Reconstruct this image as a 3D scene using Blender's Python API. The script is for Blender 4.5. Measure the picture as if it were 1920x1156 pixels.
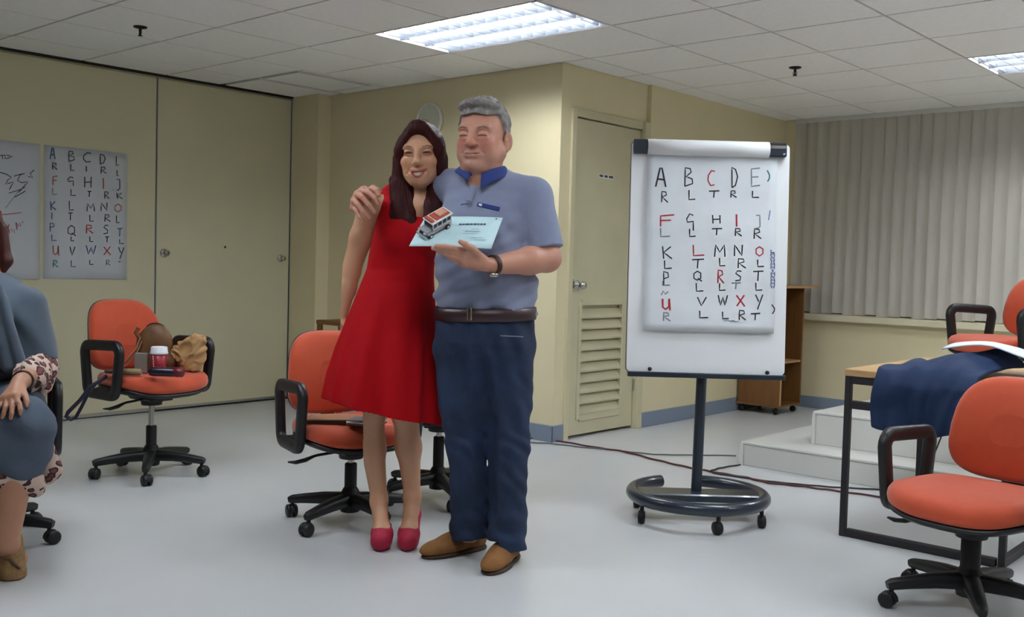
import bpy, math, random
import numpy as np
from mathutils import Vector, Matrix
random.seed(7); RNG = np.random.RandomState(7)
PI = math.pi
for o in list(bpy.data.objects): bpy.data.objects.remove(o, do_unlink=True)
SC = bpy.context.scene; COL = SC.collection

# ---------------------------------------------------------------- camera (solved from the ceiling grid, 0.6 m tiles)
YAW, PITCH, ROLL, FPX = .7261, -.0446, .0273, 1877.5
CEIL, EYE = 2.368, 1.1152
def cam_axes():
    cy, sy, cp, sp = math.cos(YAW), math.sin(YAW), math.cos(PITCH), math.sin(PITCH)
    f = np.array([-sy*cp, cy*cp, sp]); r = np.array([cy, sy, 0.]); u = np.cross(r, f)
    c, s = math.cos(ROLL), math.sin(ROLL)
    return np.array([c*r+s*u, -s*r+c*u, f])
CR = cam_axes(); CC = np.array([0, 0, EYE])
cam = bpy.data.cameras.new('camera'); camo = bpy.data.objects.new('camera', cam); COL.objects.link(camo)
cam.sensor_width = 36; cam.lens = FPX/1920*36; cam.clip_start = .05; cam.clip_end = 60
camo.matrix_world = Matrix(((CR[0][0], CR[1][0], -CR[2][0], 0), (CR[0][1], CR[1][1], -CR[2][1], 0), (CR[0][2], CR[1][2], -CR[2][2], EYE), (0, 0, 0, 1)))
SC.camera = camo
# ---------------------------------------------------------------- world, exposure
W = bpy.data.worlds.new('world'); SC.world = W; W.use_nodes = True
W.node_tree.nodes['Background'].inputs[0].default_value = (.55, .6, .7, 1); W.node_tree.nodes['Background'].inputs[1].default_value = .02
SC.view_settings.view_transform = 'Standard'; SC.view_settings.look = 'None'
SC.view_settings.exposure = 0.8; SC.view_settings.gamma = 1.0; SC.view_settings.use_curve_mapping = False
TUBE_STRENGTH = 36.0; TUBE_COLOR = (.93, .97, 1.0)

# ---------------------------------------------------------------- pixel -> place helpers
def ray(x, y): return CR.T @ np.array([(x-960)/FPX, -(y-578)/FPX, 1.])
def onz(x, y, z=0.):
    d = ray(x, y); return CC+d*((z-EYE)/d[2])
def onx(x, y, X):
    d = ray(x, y); return CC+d*(X/d[0])
def ony(x, y, Y):
    d = ray(x, y); return CC+d*(Y/d[1])
AWAY = np.array([-math.sin(YAW), math.cos(YAW), 0.]); RIGHT = np.array([math.cos(YAW), math.sin(YAW), 0.])
class Frame:
    """Upright frame at a base point: x to the photo's right, y away from the photographer, z up."""
    def __init__(s, base): s.b = np.array([base[0], base[1], base[2] if len(base) > 2 else 0.])
    def __call__(s, px, py, v=0.):
        d = ray(px, py); t = (v+(s.b-CC)@AWAY)/(d@AWAY); p = CC+d*t-s.b
        return np.array([p@RIGHT, v, p[2]])
    def local(s, P):
        p = np.asarray(P, float)-s.b; return np.array([p@RIGHT, p@AWAY, p[2]])

# ---------------------------------------------------------------- materials
def lin(c):
    return tuple(((v/255)/12.92 if v/255 <= .04045 else ((v/255+.055)/1.055)**2.4) for v in c)
MATS = {}
def M(name, rgb, rough=.6, metal=0., var=.0, scale=20., bump=0., bscale=200., emit=None, coat=0., trans=0., sheen=0., stretch=None, vcol=False, spec=.5, sss=0.):
    if name in MATS: return MATS[name]
    m = bpy.data.materials.new(name); m.use_nodes = True; nt = m.node_tree; b = nt.nodes['Principled BSDF']
    c = lin(rgb)+(1,)
    b.inputs['Base Color'].default_value = c; b.inputs['Roughness'].default_value = rough; b.inputs['Metallic'].default_value = metal
    b.inputs['Coat Weight'].default_value = coat; b.inputs['Transmission Weight'].default_value = trans; b.inputs['Sheen Weight'].default_value = sheen
    b.inputs['Specular IOR Level'].default_value = spec
    if sss: b.inputs['Subsurface Weight'].default_value = sss; b.inputs['Subsurface Radius'].default_value = (.012, .005, .003); b.inputs['Subsurface Scale'].default_value = .6
    tc = nt.nodes.new('ShaderNodeTexCoord'); mp = nt.nodes.new('ShaderNodeMapping'); nt.links.new(tc.outputs['Object'], mp.inputs[0])
    if stretch: mp.inputs['Scale'].default_value = stretch
    if vcol:
        at = nt.nodes.new('ShaderNodeAttribute'); at.attribute_name = 'Col'; nt.links.new(at.outputs['Color'], b.inputs['Base Color'])
    if var:
        nz = nt.nodes.new('ShaderNodeTexNoise'); nz.inputs['Scale'].default_value = scale; nz.inputs['Detail'].default_value = 4
        nt.links.new(mp.outputs[0], nz.inputs['Vector'])
        mr = nt.nodes.new('ShaderNodeMapRange'); mr.inputs['From Min'].default_value = .3; mr.inputs['From Max'].default_value = .7
        mr.inputs['To Min'].default_value = 1-var; mr.inputs['To Max'].default_value = 1+var*.6
        nt.links.new(nz.outputs['Fac'], mr.inputs['Value'])
        mx = nt.nodes.new('ShaderNodeVectorMath'); mx.operation = 'SCALE'
        if vcol: nt.links.new(at.outputs['Color'], mx.inputs[0])
        else: mx.inputs[0].default_value = c[:3]
        nt.links.new(mr.outputs[0], mx.inputs['Scale']); nt.links.new(mx.outputs[0], b.inputs['Base Color'])
    if bump:
        nb = nt.nodes.new('ShaderNodeTexNoise'); nb.inputs['Scale'].default_value = bscale; nb.inputs['Detail'].default_value = 3
        nt.links.new(mp.outputs[0], nb.inputs['Vector'])
        bp = nt.nodes.new('ShaderNodeBump'); bp.inputs['Strength'].default_value = bump; bp.inputs['Distance'].default_value = .004
        nt.links.new(nb.outputs['Fac'], bp.inputs['Height']); nt.links.new(bp.outputs[0], b.inputs['Normal'])
    if emit:
        b.inputs['Emission Color'].default_value = tuple(emit[0])+(1,); b.inputs['Emission Strength'].default_value = emit[1]
    MATS[name] = m; return m

# ---------------------------------------------------------------- objects
def tag(o, label, cat, group=None):
    o['label'] = label; o['category'] = cat
    if group: o['group'] = group
    return o
def thing(name, label, cat, loc=(0, 0, 0), rz=0., group=None):
    o = bpy.data.objects.new(name, None); COL.objects.link(o); o.location = tuple(loc); o.rotation_euler = (0, 0, rz); o.empty_display_size = .1
    return tag(o, label, cat, group)
def struct(o): o['kind'] = 'structure'; return o
class MB:
    def __init__(s): s.v = []; s.f = []; s.smooth = []
    def add(s, vs, fs, smooth=False):
        n = len(s.v); s.v += [tuple(map(float, p)) for p in vs]; s.f += [tuple(i+n for i in f) for f in fs]; s.smooth += [smooth]*len(fs); return s
    def box(s, x0, x1, y0, y1, z0, z1, bev=0., mat=None):
        if bev <= 0:
            vs = [(x, y, z) for z in (z0, z1) for y in (y0, y1) for x in (x0, x1)]
            fs = [(0, 2, 3, 1), (4, 5, 7, 6), (0, 1, 5, 4), (2, 6, 7, 3), (0, 4, 6, 2), (1, 3, 7, 5)]
        else:
            b = min(bev, (x1-x0)*.49, (y1-y0)*.49, (z1-z0)*.49); vs = []; fs = []
            # chamfered box: three verts at each corner
            idx = {}
            for iz, z in enumerate((z0, z1)):
                for iy, y in enumerate((y0, y1)):
                    for ix, x in enumerate((x0, x1)):
                        dx, dy, dz = (b if ix == 0 else -b), (b if iy == 0 else -b), (b if iz == 0 else -b)
                        for a, p in enumerate(((x, y+dy, z+dz), (x+dx, y, z+dz), (x+dx, y+dy, z))): idx[ix, iy, iz, a] = len(vs); vs.append(p)
            q = lambda *k: fs.append(tuple(idx[j] for j in k))
            for i in (0, 1):
                r = 1 if i else -1
                def o(l): return l if i else l[::-1]
                q(*o([(i, 0, 0, 0), (i, 1, 0, 0), (i, 1, 1, 0), (i, 0, 1, 0)])); q(*o([(0, i, 0, 1), (0, i, 1, 1), (1, i, 1, 1), (1, i, 0, 1)])); q(*o([(0, 0, i, 2), (1, 0, i, 2), (1, 1, i, 2), (0, 1, i, 2)]))
            for i in (0, 1):
                for j in (0, 1):
                    q((i, j, 0, 0), (i, j, 1, 0), (i, j, 1, 1), (i, j, 0, 1)); q((i, 0, j, 0), (i, 1, j, 0), (i, 1, j, 2), (i, 0, j, 2)); q((0, i, j, 1), (1, i, j, 1), (1, i, j, 2), (0, i, j, 2))
                    for k in (0, 1): q((i, j, k, 0), (i, j, k, 1), (i, j, k, 2))
        if mat is not None: vs = [tuple(mat @ Vector(p)) for p in vs]
        return s.add(vs, fs)
    def tube(s, pts, r, n=8, closed=False, caps=True, flat=None, up=(0, 0, 1)):
        """sweep; r number or list; flat=(a,b) makes a rounded flat section a along side, b along normal"""
        P = [np.array(p, float) for p in pts]; m = len(P)
        rs = [r]*m if not hasattr(r, '__len__') else list(r)
        rings = []; N = None
        for i in range(m):
            a = P[(i-1) % m] if (closed or i > 0) else P[i]; b = P[(i+1) % m] if (closed or i < m-1) else P[i]
            t = b-a; t = t/(np.linalg.norm(t)+1e-12)
            if N is None:
                u = np.array(up, float)
                if abs(u@t) > .95: u = np.array([1., 0, 0]) if abs(t[0]) < .9 else np.array([0, 1., 0])
                N = u-t*(u@t)
            else: N = N-t*(N@t)
            N = N/(np.linalg.norm(N)+1e-12); B = np.cross(t, N)
            fa, fb = flat if flat else (1, 1)
            ring = []
            for k in range(n):
                th = 2*PI*k/n; c, sn = math.cos(th), math.sin(th)
                if flat:  # superellipse
                    c = math.copysign(abs(c)**.6, c); sn = math.copysign(abs(sn)**.6, sn)
                ring.append(P[i]+rs[i]*(fa*c*B+fb*sn*N))
            rings.append(ring)
        vs = [p for g in rings for p in g]; fs = []
        for i in range(m if closed else m-1):
            j = (i+1) % m
            for k in range(n): fs.append((i*n+k, i*n+(k+1) % n, j*n+(k+1) % n, j*n+k))
        s.add(vs, fs, True)
        if caps and not closed:
            s.add(rings[0], [tuple(range(n))[::-1]]); s.add(rings[-1], [tuple(range(n))])
        return s
    def lathe(s, prof, n=20, c=(0, 0, 0), axis='z', smooth=True, caps=True, mat=None):
        vs = []; fs = []
        for (r, h) in prof:
            for k in range(n):
                t = 2*PI*k/n; x, y = r*math.cos(t), r*math.sin(t)
                p = (x, y, h) if axis == 'z' else ((h, x, y) if axis == 'x' else (y, h, x))
                p = (p[0]+c[0], p[1]+c[1], p[2]+c[2])
                vs.append(tuple(mat @ Vector(p)) if mat is not None else p)
        for i in range(len(prof)-1):
            for k in range(n): fs.append((i*n+k, i*n+(k+1) % n, (i+1)*n+(k+1) % n, (i+1)*n+k))
        s.add(vs, fs, smooth)
        if caps:
            s.add(vs[:n], [tuple(range(n))[::-1]]); s.add(vs[-n:], [tuple(range(n))])
        return s
    def prism(s, poly, ex, smooth=False):
        """poly: 3d points, ex: extrusion vector"""
        n = len(poly); e = np.array(ex, float); a = [np.array(p, float) for p in poly]; vs = a+[p+e for p in a]
        fs = [tuple(range(n))[::-1], tuple(range(n, 2*n))]+[(i, (i+1) % n, n+(i+1) % n, n+i) for i in range(n)]
        return s.add(vs, fs, smooth)
    def grid(s, pts, smooth=True, thick=None):
        """pts[i][j] 3d grid surface"""
        n, m = len(pts), len(pts[0]); vs = [p for r in pts for p in r]
        fs = [(i*m+j, i*m+j+1, (i+1)*m+j+1, (i+1)*m+j) for i in range(n-1) for j in range(m-1)]
        return s.add(vs, fs, smooth)
    def mesh(s, name):
        me = bpy.data.meshes.new(name); me.from_pydata(s.v, [], s.f); me.update()
        import bmesh
        bm = bmesh.new(); bm.from_mesh(me); bmesh.ops.recalc_face_normals(bm, faces=bm.faces); bm.to_mesh(me); bm.free()
        me.polygons.foreach_set('use_smooth', s.smooth); return me
    def build(s, name, mat, parent=None, loc=None):
        o = bpy.data.objects.new(name, s.mesh(name)); COL.objects.link(o); o.data.materials.append(mat)
        if parent: o.parent = parent
        if loc is not None: o.location = tuple(loc)
        return o
def inst(name, me, parent=None, loc=(0, 0, 0), rot=(0, 0, 0), label=None):
    o = bpy.data.objects.new(name, me); COL.objects.link(o); o.location = tuple(loc); o.rotation_euler = rot
    if parent: o.parent = parent
    if label: o['label'] = label
    return o
def copy_tree(o, parent=None):
    c = o.copy(); COL.objects.link(c); c.parent = parent
    for ch in list(o.children): copy_tree(ch, c)
    return c
def mod_solid(o, t, off=0.):
    m = o.modifiers.new('solid', 'SOLIDIFY'); m.thickness = t; m.offset = off; return o
def mod_sub(o, n=1): m = o.modifiers.new('sub', 'SUBSURF'); m.levels = n; m.render_levels = n; return o
def mod_bev(o, w, n=2):
    m = o.modifiers.new('bev', 'BEVEL'); m.width = w; m.segments = n; m.limit_method = 'ANGLE'; m.angle_limit = .6; return o
def arc(c, r, a0, a1, n, f): return [f(c[0]+r*math.cos(a0+(a1-a0)*k/n), c[1]+r*math.sin(a0+(a1-a0)*k/n)) for k in range(n+1)]
# ================================================================ the room
XP, YB, XD, YW = -6.57, 4.86, -3.95, 7.79      # partition, clock wall, door wall, blind wall
X1, Y0 = 3.0, -3.2                              # walls behind and beside the photographer
m_wall = M('cream_wall_paint', (226, 214, 176), .62, var=.03, scale=3., bump=.05, bscale=120)
m_part = M('cream_partition_laminate', (212, 206, 174), .5, var=.025, scale=2.)
m_floor = M('pale_floor_epoxy', (198, 200, 201), .3, var=.05, scale=1.6, bump=.03, bscale=14, spec=.42)
m_base = M('grey_blue_skirting', (128, 140, 158), .5)
m_black = M('flat_black', (14, 14, 16), .6)
m_tile = M('ceiling_tile_board', (244, 243, 240), .85, var=.03, scale=30., bump=.15, bscale=90)
m_grid = M('ceiling_tee_bar', (104, 90, 76), .7)
m_plenum = M('ceiling_void', (124, 118, 110), .9)
b = MB(); b.box(XP-.3, X1+.15, Y0-.15, YW+.3, -.12, 0); floor = struct(b.build('floor', m_floor))
# ceiling: a slab, the tee bars and every tile hung as its own panel
b = MB(); b.box(XP-.3, X1+.15, Y0-.15, YW+.3, CEIL+.16, CEIL+.26); ceiling = struct(b.build('ceiling', m_plenum))
GX, GY = -6.1471, 2.4615
FIX = [(2, 3), (6, 7), (2, 7), (-2, 3), (-2, 7), (6, 11), (2, 11)]      # two in view; the rest carry on the same 4-tile pitch on the photographer's side
fixcells = {(i, j+k) for i, j in FIX for k in (0, 1)}
tile_cache = {}
def tile(x0, x1, y0, y1):
    w, d = round(x1-x0, 3), round(y1-y0, 3)
    if w < .03 or d < .03: return
    if (w, d) not in tile_cache:
        q = MB().box(-w/2+.0068, w/2-.0068, -d/2+.0068, d/2-.0068, 0, .018, .001).mesh('ceiling_tile'); q.materials.append(m_tile); tile_cache[w, d] = q
    inst('ceiling_tile', tile_cache[w, d], ceiling, ((x0+x1)/2, (y0+y1)/2, CEIL))
tee = MB()
for j in range(-1, 16):
    for i in range(-10, 10):
        x0, x1, y0, y1 = GX+.6*j, GX+.6*j+.6, GY+.6*i, GY+.6*i+.6
        if (i, j) in fixcells: continue
        if i in (2, 3) and j in (-1, 0): continue
        x0 = max(x0, XP+.02); x1 = min(x1, X1); y0 = max(y0, Y0); y1 = min(y1, YW)
        if x1 <= x0 or y1 <= y0: continue
        if x1 <= XD+.02 and y1 > YB: y1 = min(y1, YB)
        elif x0 < XD and y1 > YB:           # cell cut by the corner
            if y0 < YB: tile(x0, x1, y0, YB)
            x0 = XD; y0 = max(y0, YB)
        tile(x0, x1, y0, y1)
XC = GX+.6
for q in ((XP+.02, GX, GY+1.2, 4.09), (GX, XC, GY+1.2, 4.09), (XP+.02, -6.115, 4.125, YB), (-6.075, -5.66, 4.125, 4.735), (-6.075, -5.60, 4.735, YB), (-5.60, XC, 4.09, YB)): tile(*q)
def inroom(x, y): return XP < x < X1 and Y0 < y < (YW if x > XD else YB)
for j in range(-1, 17):
    for i in range(-10, 10):
        x, y = GX+.6*j, GY+.6*i
        ya, yb = max(y, Y0), min(y+.6, YW if x > XD else YB)
        if x < -6 and yb > 4.09: yb = 4.09
        if -5.6 < x < -5.5 and ya > 4.09: pass
        if XP < x < X1 and yb > ya and not ((i, j) in fixcells and (i, j-1) in fixcells): tee.box(x-.011, x+.011, ya, yb, CEIL+.0125, CEIL+.0195)
        xa, xb = max(x, XP if y < 4 else (-5.6 if y < YB else XD)), min(x+.6, X1)
        if Y0 < y < YW and xb > xa: tee.box(xa, xb, y-.0108, y+.0108, CEIL+.0127, CEIL+.0192)
tee.build('ceiling_grid', m_grid, ceiling)
# walls
def wallbox(name, *a, mat=m_wall): return struct(MB().box(*a).build(name, mat))
wall_back = wallbox('wall_back', XP+.005, XD-.12, YB, YB+.12, 0, CEIL+.15)
MB().box(XP+.005, -6.235, 4.74, YB+.01, 0, CEIL).build('pilaster', m_wall, wall_back)
wall_door = wallbox('wall_door_side', XD-.12, XD, YB, 4.965, 0, CEIL+.15)
MB().box(XD-.12, XD, 4.9645, 5.80, 2.108, CEIL+.15).build('wall_above_door', m_wall, wall_door)
MB().box(XD-.12, XD+.03, 5.80, YW+.1, 0, CEIL+.15).build('wall_section', m_wall, wall_door)
wall_window = struct(MB().box(XD+.03, X1, YW, YW+.12, 0, .78).build('wall_window', m_wall))
MB().box(XD+.03, -3.815, YW, YW+.12, .78, CEIL+.15).build('wall_end', m_wall, wall_window)
m_night = M('dark_window_glass', (20, 24, 32), .08)
MB().box(-3.815, X1, YW+.10, YW+.12, .78, CEIL+.15).build('window_glass', m_night, wall_window)
MB().box(-3.80, X1, YW-.07, YW+.10, .722, .775, .006).build('window_sill', M('sill_paint', (224, 216, 186), .45), wall_window)
MB().box(-3.82, X1, YW-.03, YW+.1, CEIL-.035, CEIL+.01, .004).build('blind_head_rail', M('white_rail', (214, 214, 210), .4), wall_window)
wall_right = wallbox('wall_right', X1, X1+.12, Y0, YW, 0, CEIL+.15)
wall_front = wallbox('wall_front', XP, X1, Y0-.12, Y0, 0, CEIL+.15)
# skirting
def skirt(name, *a):
    o = MB().box(*a, 0.004).build(name, m_base); return struct(o)
skirt('baseboard_back', -6.235, XD+.008, YB-.008, YB+.002, 0, .105)
skirt('baseboard_pilaster', XP+.01, -6.227, 4.732, 4.742, 0, .105)
skirt('baseboard_corner', XD-.002, XD+.008, YB-.008, 4.965, 0, .105)
skirt('baseboard_door_side', XD+.028, XD+.038, 5.80, YW, 0, .105)
skirt('baseboard_window', XD+.03, X1, YW-.010, YW+.002, 0, .095)
# sliding partition on the left
wl = struct(bpy.data.objects.new('wall_left', None)); COL.objects.link(wl)
def panel(y0, y1): return MB().box(XP-.08, XP, y0+.004, y1-.004, .018, CEIL-.022, .004).build('partition_panel', m_part, wl)
for y0, y1 in ((-3.2, -1.0), (-1.0, 1.2), (1.2, 3.605), (3.605, 4.738)): panel(y0, y1)
MB().box(XP-.07, XP-.012, Y0, 4.738, 0, CEIL+.15).build('partition_core', m_part, wl)
MB().box(XP-.06, XP+.02, Y0, 4.738, CEIL-.012, CEIL+.004).build('head_gap_strip', m_black, wl)  # black strip standing in for the shaded gap below the ceiling
m_alu = M('aluminium_strip', (176, 174, 168), .35, metal=.7)
MB().box(XP-.004, XP+.012, Y0, 3.605, .006, .03, .003).build('bottom_seal', m_alu, wl)
MB().box(XP-.004, XP+.010, 3.609, 4.735, .012, .03, .003).build('bottom_seal', m_alu, wl)
MB().box(XP-.03, XP+.006, Y0, 4.738, 0.0005, .012).build('floor_gap_strip', m_black, wl)  # shadow gap under the panels, put in as a black strip
MB().box(XP-.01, XP+.003, 3.601, 3.609, .02, CEIL-.02).build('panel_joint', M('joint_strip', (120, 120, 135), .4), wl)
m_chrome = M('brushed_chrome', (190, 188, 182), .22, metal=1.)
def lockset(y, z, r):
    b = MB().lathe([(0.001, 0), (r, 0), (r, .006), (r*.8, .012), (r*.45, .013), (r*.45, .03), (r*.62, .034), (r*.6, .05), (.001, .052)], 20, (0, 0, 0), 'x'); o = b.build('lock_knob', m_chrome, wl); o.location = (XP, y, z)
lockset(3.668, 1.124, .030); lockset(4.655, 1.108, .028)
b = MB().lathe([(0.001, 0), (.008, 0), (.008, .004), (.001, .006)], 10, (0, 0, 0), 'x'); o = b.build('peep_hole', m_black, wl); o.location = (XP, 4.161, 1.181)
# ---------------------------------------------------------------- door with louvre
m_door = M('olive_cream_door_paint', (204, 197, 164), .45, var=.05, scale=4., bump=.04, bscale=60)
m_frame = M('door_frame_paint', (208, 200, 166), .45, var=.03, scale=5.)
door = struct(bpy.data.objects.new('door_1', None)); COL.objects.link(door); door.location = (XD, 5.37, 0)
def dpart(name, y0, y1, z0, z1, x0, x1, mat, parent=door, bev=.003):
    return MB().box(x0, x1, y0-5.37, y1-5.37, z0, z1, bev).build(name, mat, parent)
dpart('door_frame', 4.961, 5.008, 0, 2.108, -.10, .015, m_frame)
dpart('door_frame', 5.738, 5.803, 0, 2.108, -.10, .035, m_frame)
dpart('door_frame', 5.0085, 5.7375, 2.056, 2.108, -.10, .015, m_frame)
lf = bpy.data.objects.new('door_leaf', None); COL.objects.link(lf); lf.parent = door
L0, L1 = 5.013, 5.733; V0, V1, VZ0, VZ1 = 5.112, 5.594, .118, .885
for n, q in (('stile', (L0, V0, .02, 2.048)), ('stile', (V1, L1, .02, 2.048)), ('top_panel', (V0-.001, V1+.001, VZ1, 2.048)), ('bottom_rail', (V0-.001, V1+.001, .02, VZ0))):
    dpart(n, *q, -.04, -.006, m_door, lf, 0)
for q in ((V0-.012, V0+.018, VZ0, VZ1), (V1-.018, V1+.012, VZ0, VZ1), (V0+.018, V1-.018, VZ1-.026, VZ1+.012), (V0+.018, V1-.018, VZ0-.012, VZ0+.026)): dpart('louvre_frame', *q, -.03, .004, m_door, lf)
NS = 10
sl = MB().prism([(-.032, 0, .048), (-.030, 0, .056), (.0, 0, .006), (-.001, 0, -.006)], (0, V1-V0-.03, 0)).mesh('louvre_slat'); sl.materials.append(m_door)
for k in range(NS): inst('louvre_slat', sl, lf, (0, V0+.015-5.37, VZ0+.034+k*(VZ1-VZ0-.07)/NS))
dpart('louvre_backing', V0, V1, VZ0, VZ1, -.045, -.041, m_door, lf, 0)
dpart('door_gap_sheet', 5.008, 5.738, 0.002, 2.056, -.09, -.07, m_frame, door, 0)  # full sheet added behind the leaf, keeps outside light out of the gaps
kb = MB().lathe([(0.001, -.006), (.031, -.006), (.031, 0), (.024, .006), (.012, .008), (.011, .028), (.020, .034), (.026, .045), (.024, .058), (.012, .064), (.001, .065)], 24, (0, 0, 0), 'x').build('door_knob', m_chrome, lf); kb.location = (0, 5.075-5.37, .99)
kb = MB().box(-.006, .002, 5.020-5.37, 5.040-5.37, .95, 1.03).build('strike_plate', m_chrome, lf)
for z in (1.86, .30): MB().lathe([(.006, -.04), (.006, .04)], 8, (.004, 5.735-5.37, z)).build('hinge', m_chrome, lf)
m_paper = M('white_paper', (226, 228, 226), .7)
st = dpart('name_sticker', 5.27, 5.437, 1.692, 1.718, -.006, -.0045, m_paper, lf, 0)
ink = MB()
for y0, y1 in ((5.278, 5.318), (5.334, 5.368), (5.382, 5.428)): ink.box(-.0045, -.004, y0-5.37, y1-5.37, 1.698, 1.713)
ink.build('sticker_print', M('dark_print', (66, 66, 84), .7), st)
# ---------------------------------------------------------------- vertical blinds, every slat its own piece
m_blind = M('grey_blind_fabric', (202, 197, 188), .7, var=.04, scale=8., stretch=(1, 1, .05), bump=.1, bscale=300)
vb = thing('vertical_blind', 'wide closed grey fabric vertical blind hanging over the window sill', 'blind', (-3.8, YW-.012, CEIL-.02))
nm = 10
def slat_mesh(dx):
    pts = []
    for z in (-1.565+dx, 0):
        pts.append([(-.052+.104*k/nm, .010*math.cos(PI*(k/nm-.5)*1.0)-.012+.010*(k/nm), z) for k in range(nm+1)])
    q = MB().grid(pts); me = q.mesh('blind_slat'); me.materials.append(m_blind); return me
sms = [slat_mesh(d) for d in (0, .006, -.006)]
x = .04; k = 0
while x < 6.7:
    o = inst('blind_slat', sms[k % 3], vb, (x, -.004, 0), (0, 0, -.22+random.uniform(-.07, .07))); x += .0915; k += 1
MB().box(0, 6.75, -.02, .012, -.012, .012).build('track', M('white_rail', (0, 0, 0)), vb)
# ================================================================ ceiling lights
m_tube = M('fluorescent_tube', (255, 255, 255), .5, emit=(TUBE_COLOR, TUBE_STRENGTH))
m_refl = M('bright_reflector', (156, 161, 170), .32, metal=.8)
m_house = M('white_enamel', (226, 228, 230), .4)
lm = {}
def mk(n, b, m): me = b.mesh(n); me.materials.append(m); lm[n] = me
mk('housing', MB().box(-.594, .594, -.294, .294, .10, .112).box(-.598, -.590, -.298, .298, -.002, .112).box(.590, .598, -.298, .298, -.002, .112).box(-.59, .59, -.298, -.290, -.002, .112).box(-.59, .59, .290, .298, -.002, .112), m_house)
mk('tube', MB().tube([(-.575, 0, 0), (.575, 0, 0)], .0145, 10), m_tube)
mk('tube_cap', MB().lathe([(.016, -.012), (.016, .012)], 10, (0, 0, 0), 'x'), m_house)
rp = MB()
prof = [(-.093, .0), (-.085, .025), (-.07, .055), (-.045, .082), (0, .095), (.045, .082), (.07, .055), (.085, .025), (.093, .0)]
rp.grid([[(x, y, z) for y, z in prof] for x in (-.588, .588)]); mk('reflector', rp, m_refl)
bl = MB().prism([(-.002, 0, .0), (.002, 0, .0), (.0035, 0, .022), (-.0035, 0, .022)], (0, .150, 0)); mk('louvre_blade', bl, m_refl)
mk('louvre_rail', MB().prism([(-.588, -.005, 0), (-.588, .005, 0), (-.588, .002, .02), (-.588, -.002, .02)], (1.176, 0, 0)), M('grey_rail', (120, 126, 134), .4, metal=.5))
FGROUP = 'recessed fluorescent lights'
def fixture(i, j, label, off=''):
    c = (GX+.6*j+.6, GY+.6*i+.3, CEIL)
    t = thing('ceiling_light'+off, label, 'ceiling light', c, 0, FGROUP)
    inst('housing', lm['housing'], t)
    for y in (-.0965, .0965): inst('louvre_rail', lm['louvre_rail'], t, (0, y, 0))
    for y in (-.193, 0, .193):
        inst('reflector', lm['reflector'], t, (0, y, .0))
        tb = inst('tube'+off, lm['tube'], t, (0, y, .038))
        for s in (-1, 1): inst('tube_cap', lm['tube_cap'], tb, (s*.575, 0, 0))
        for k in range(13): inst('louvre_blade', lm['louvre_blade'], t, (-.54+.09*k, y-.075, 0))
    return t
LB = ['lit recessed three-tube ceiling light with louvre blades above the couple', 'lit recessed louvred ceiling light before the window blinds', 'lit recessed louvred ceiling light above the table with the navy jacket', 'lit recessed louvred ceiling light above the seated person in blue shawl',
      'lit recessed louvred ceiling light over the open floor facing the couple', 'lit recessed louvred ceiling light over the far end of the platform', 'lit recessed louvred ceiling light over the floor beside the lowered chair']
for q, (i, j) in enumerate(FIX): fixture(i, j, LB[q], '' if q < 2 else '_offscreen')
# sprinklers
m_spr = M('dark_sprinkler_metal', (34, 30, 28), .4, metal=.6)
def sprinkler(P, label):
    t = thing('sprinkler', label, 'sprinkler', (P[0], P[1], CEIL))
    MB().lathe([(.038, 0.001), (.036, -.006), (.014, -.012)], 20).build('escutcheon', m_spr, t)
    MB().lathe([(.008, -.008), (.008, -.028), (.005, -.03), (.005, -.048)], 10).build('stem', m_spr, t)
    MB().tube([(-.008, 0, -.026), (-.014, 0, -.036), (-.006, 0, -.048)], .002, 6).tube([(.008, 0, -.026), (.014, 0, -.036), (.006, 0, -.048)], .002, 6).build('yoke', m_spr, t)
    MB().lathe([(.001, -.047), (.013, -.048), (.013, -.051), (.001, -.052)], 14).build('deflector', m_spr, t)
sprinkler(onz(263, 50, CEIL), 'dark fire sprinkler hanging from ceiling near the cream partition')
sprinkler(onz(1491, 126, CEIL), 'dark fire sprinkler hanging from ceiling above the flip chart')
# wall clock
ck = thing('wall_clock', 'round white wall clock on the cream wall behind the couple', 'clock', (-5.118, YB, 2.092))
MB().lathe([(.001, 0), (.124, 0), (.126, -.02), (.121, -.032), (.114, -.030), (.112, -.022)], 40, (0, 0, 0), 'y', caps=False).build('case', M('white_plastic', (222, 220, 208), .4), ck)
MB().lathe([(.001, -.020), (.114, -.020)], 40, (0, 0, 0), 'y', caps=False).build('dial', M('clock_dial', (216, 214, 200), .5), ck)
hd = MB(); 
for a, l in ((-1.3, .06), (2.9, .09)):
    hd.tube([(0, -.024, 0), (l*math.sin(a), -.024, l*math.cos(a))], .0022, 6)
hd.build('hands', M('brown_hand', (150, 126, 106), .5), ck)
for k in range(12):
    a = k*PI/6; tk = MB().tube([(.096*math.sin(a), -.021, .096*math.cos(a)), (.105*math.sin(a), -.021, .105*math.cos(a))], .002, 6); tk.build('hour_mark', M('pale_mark', (186, 182, 168), .5), ck)
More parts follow.
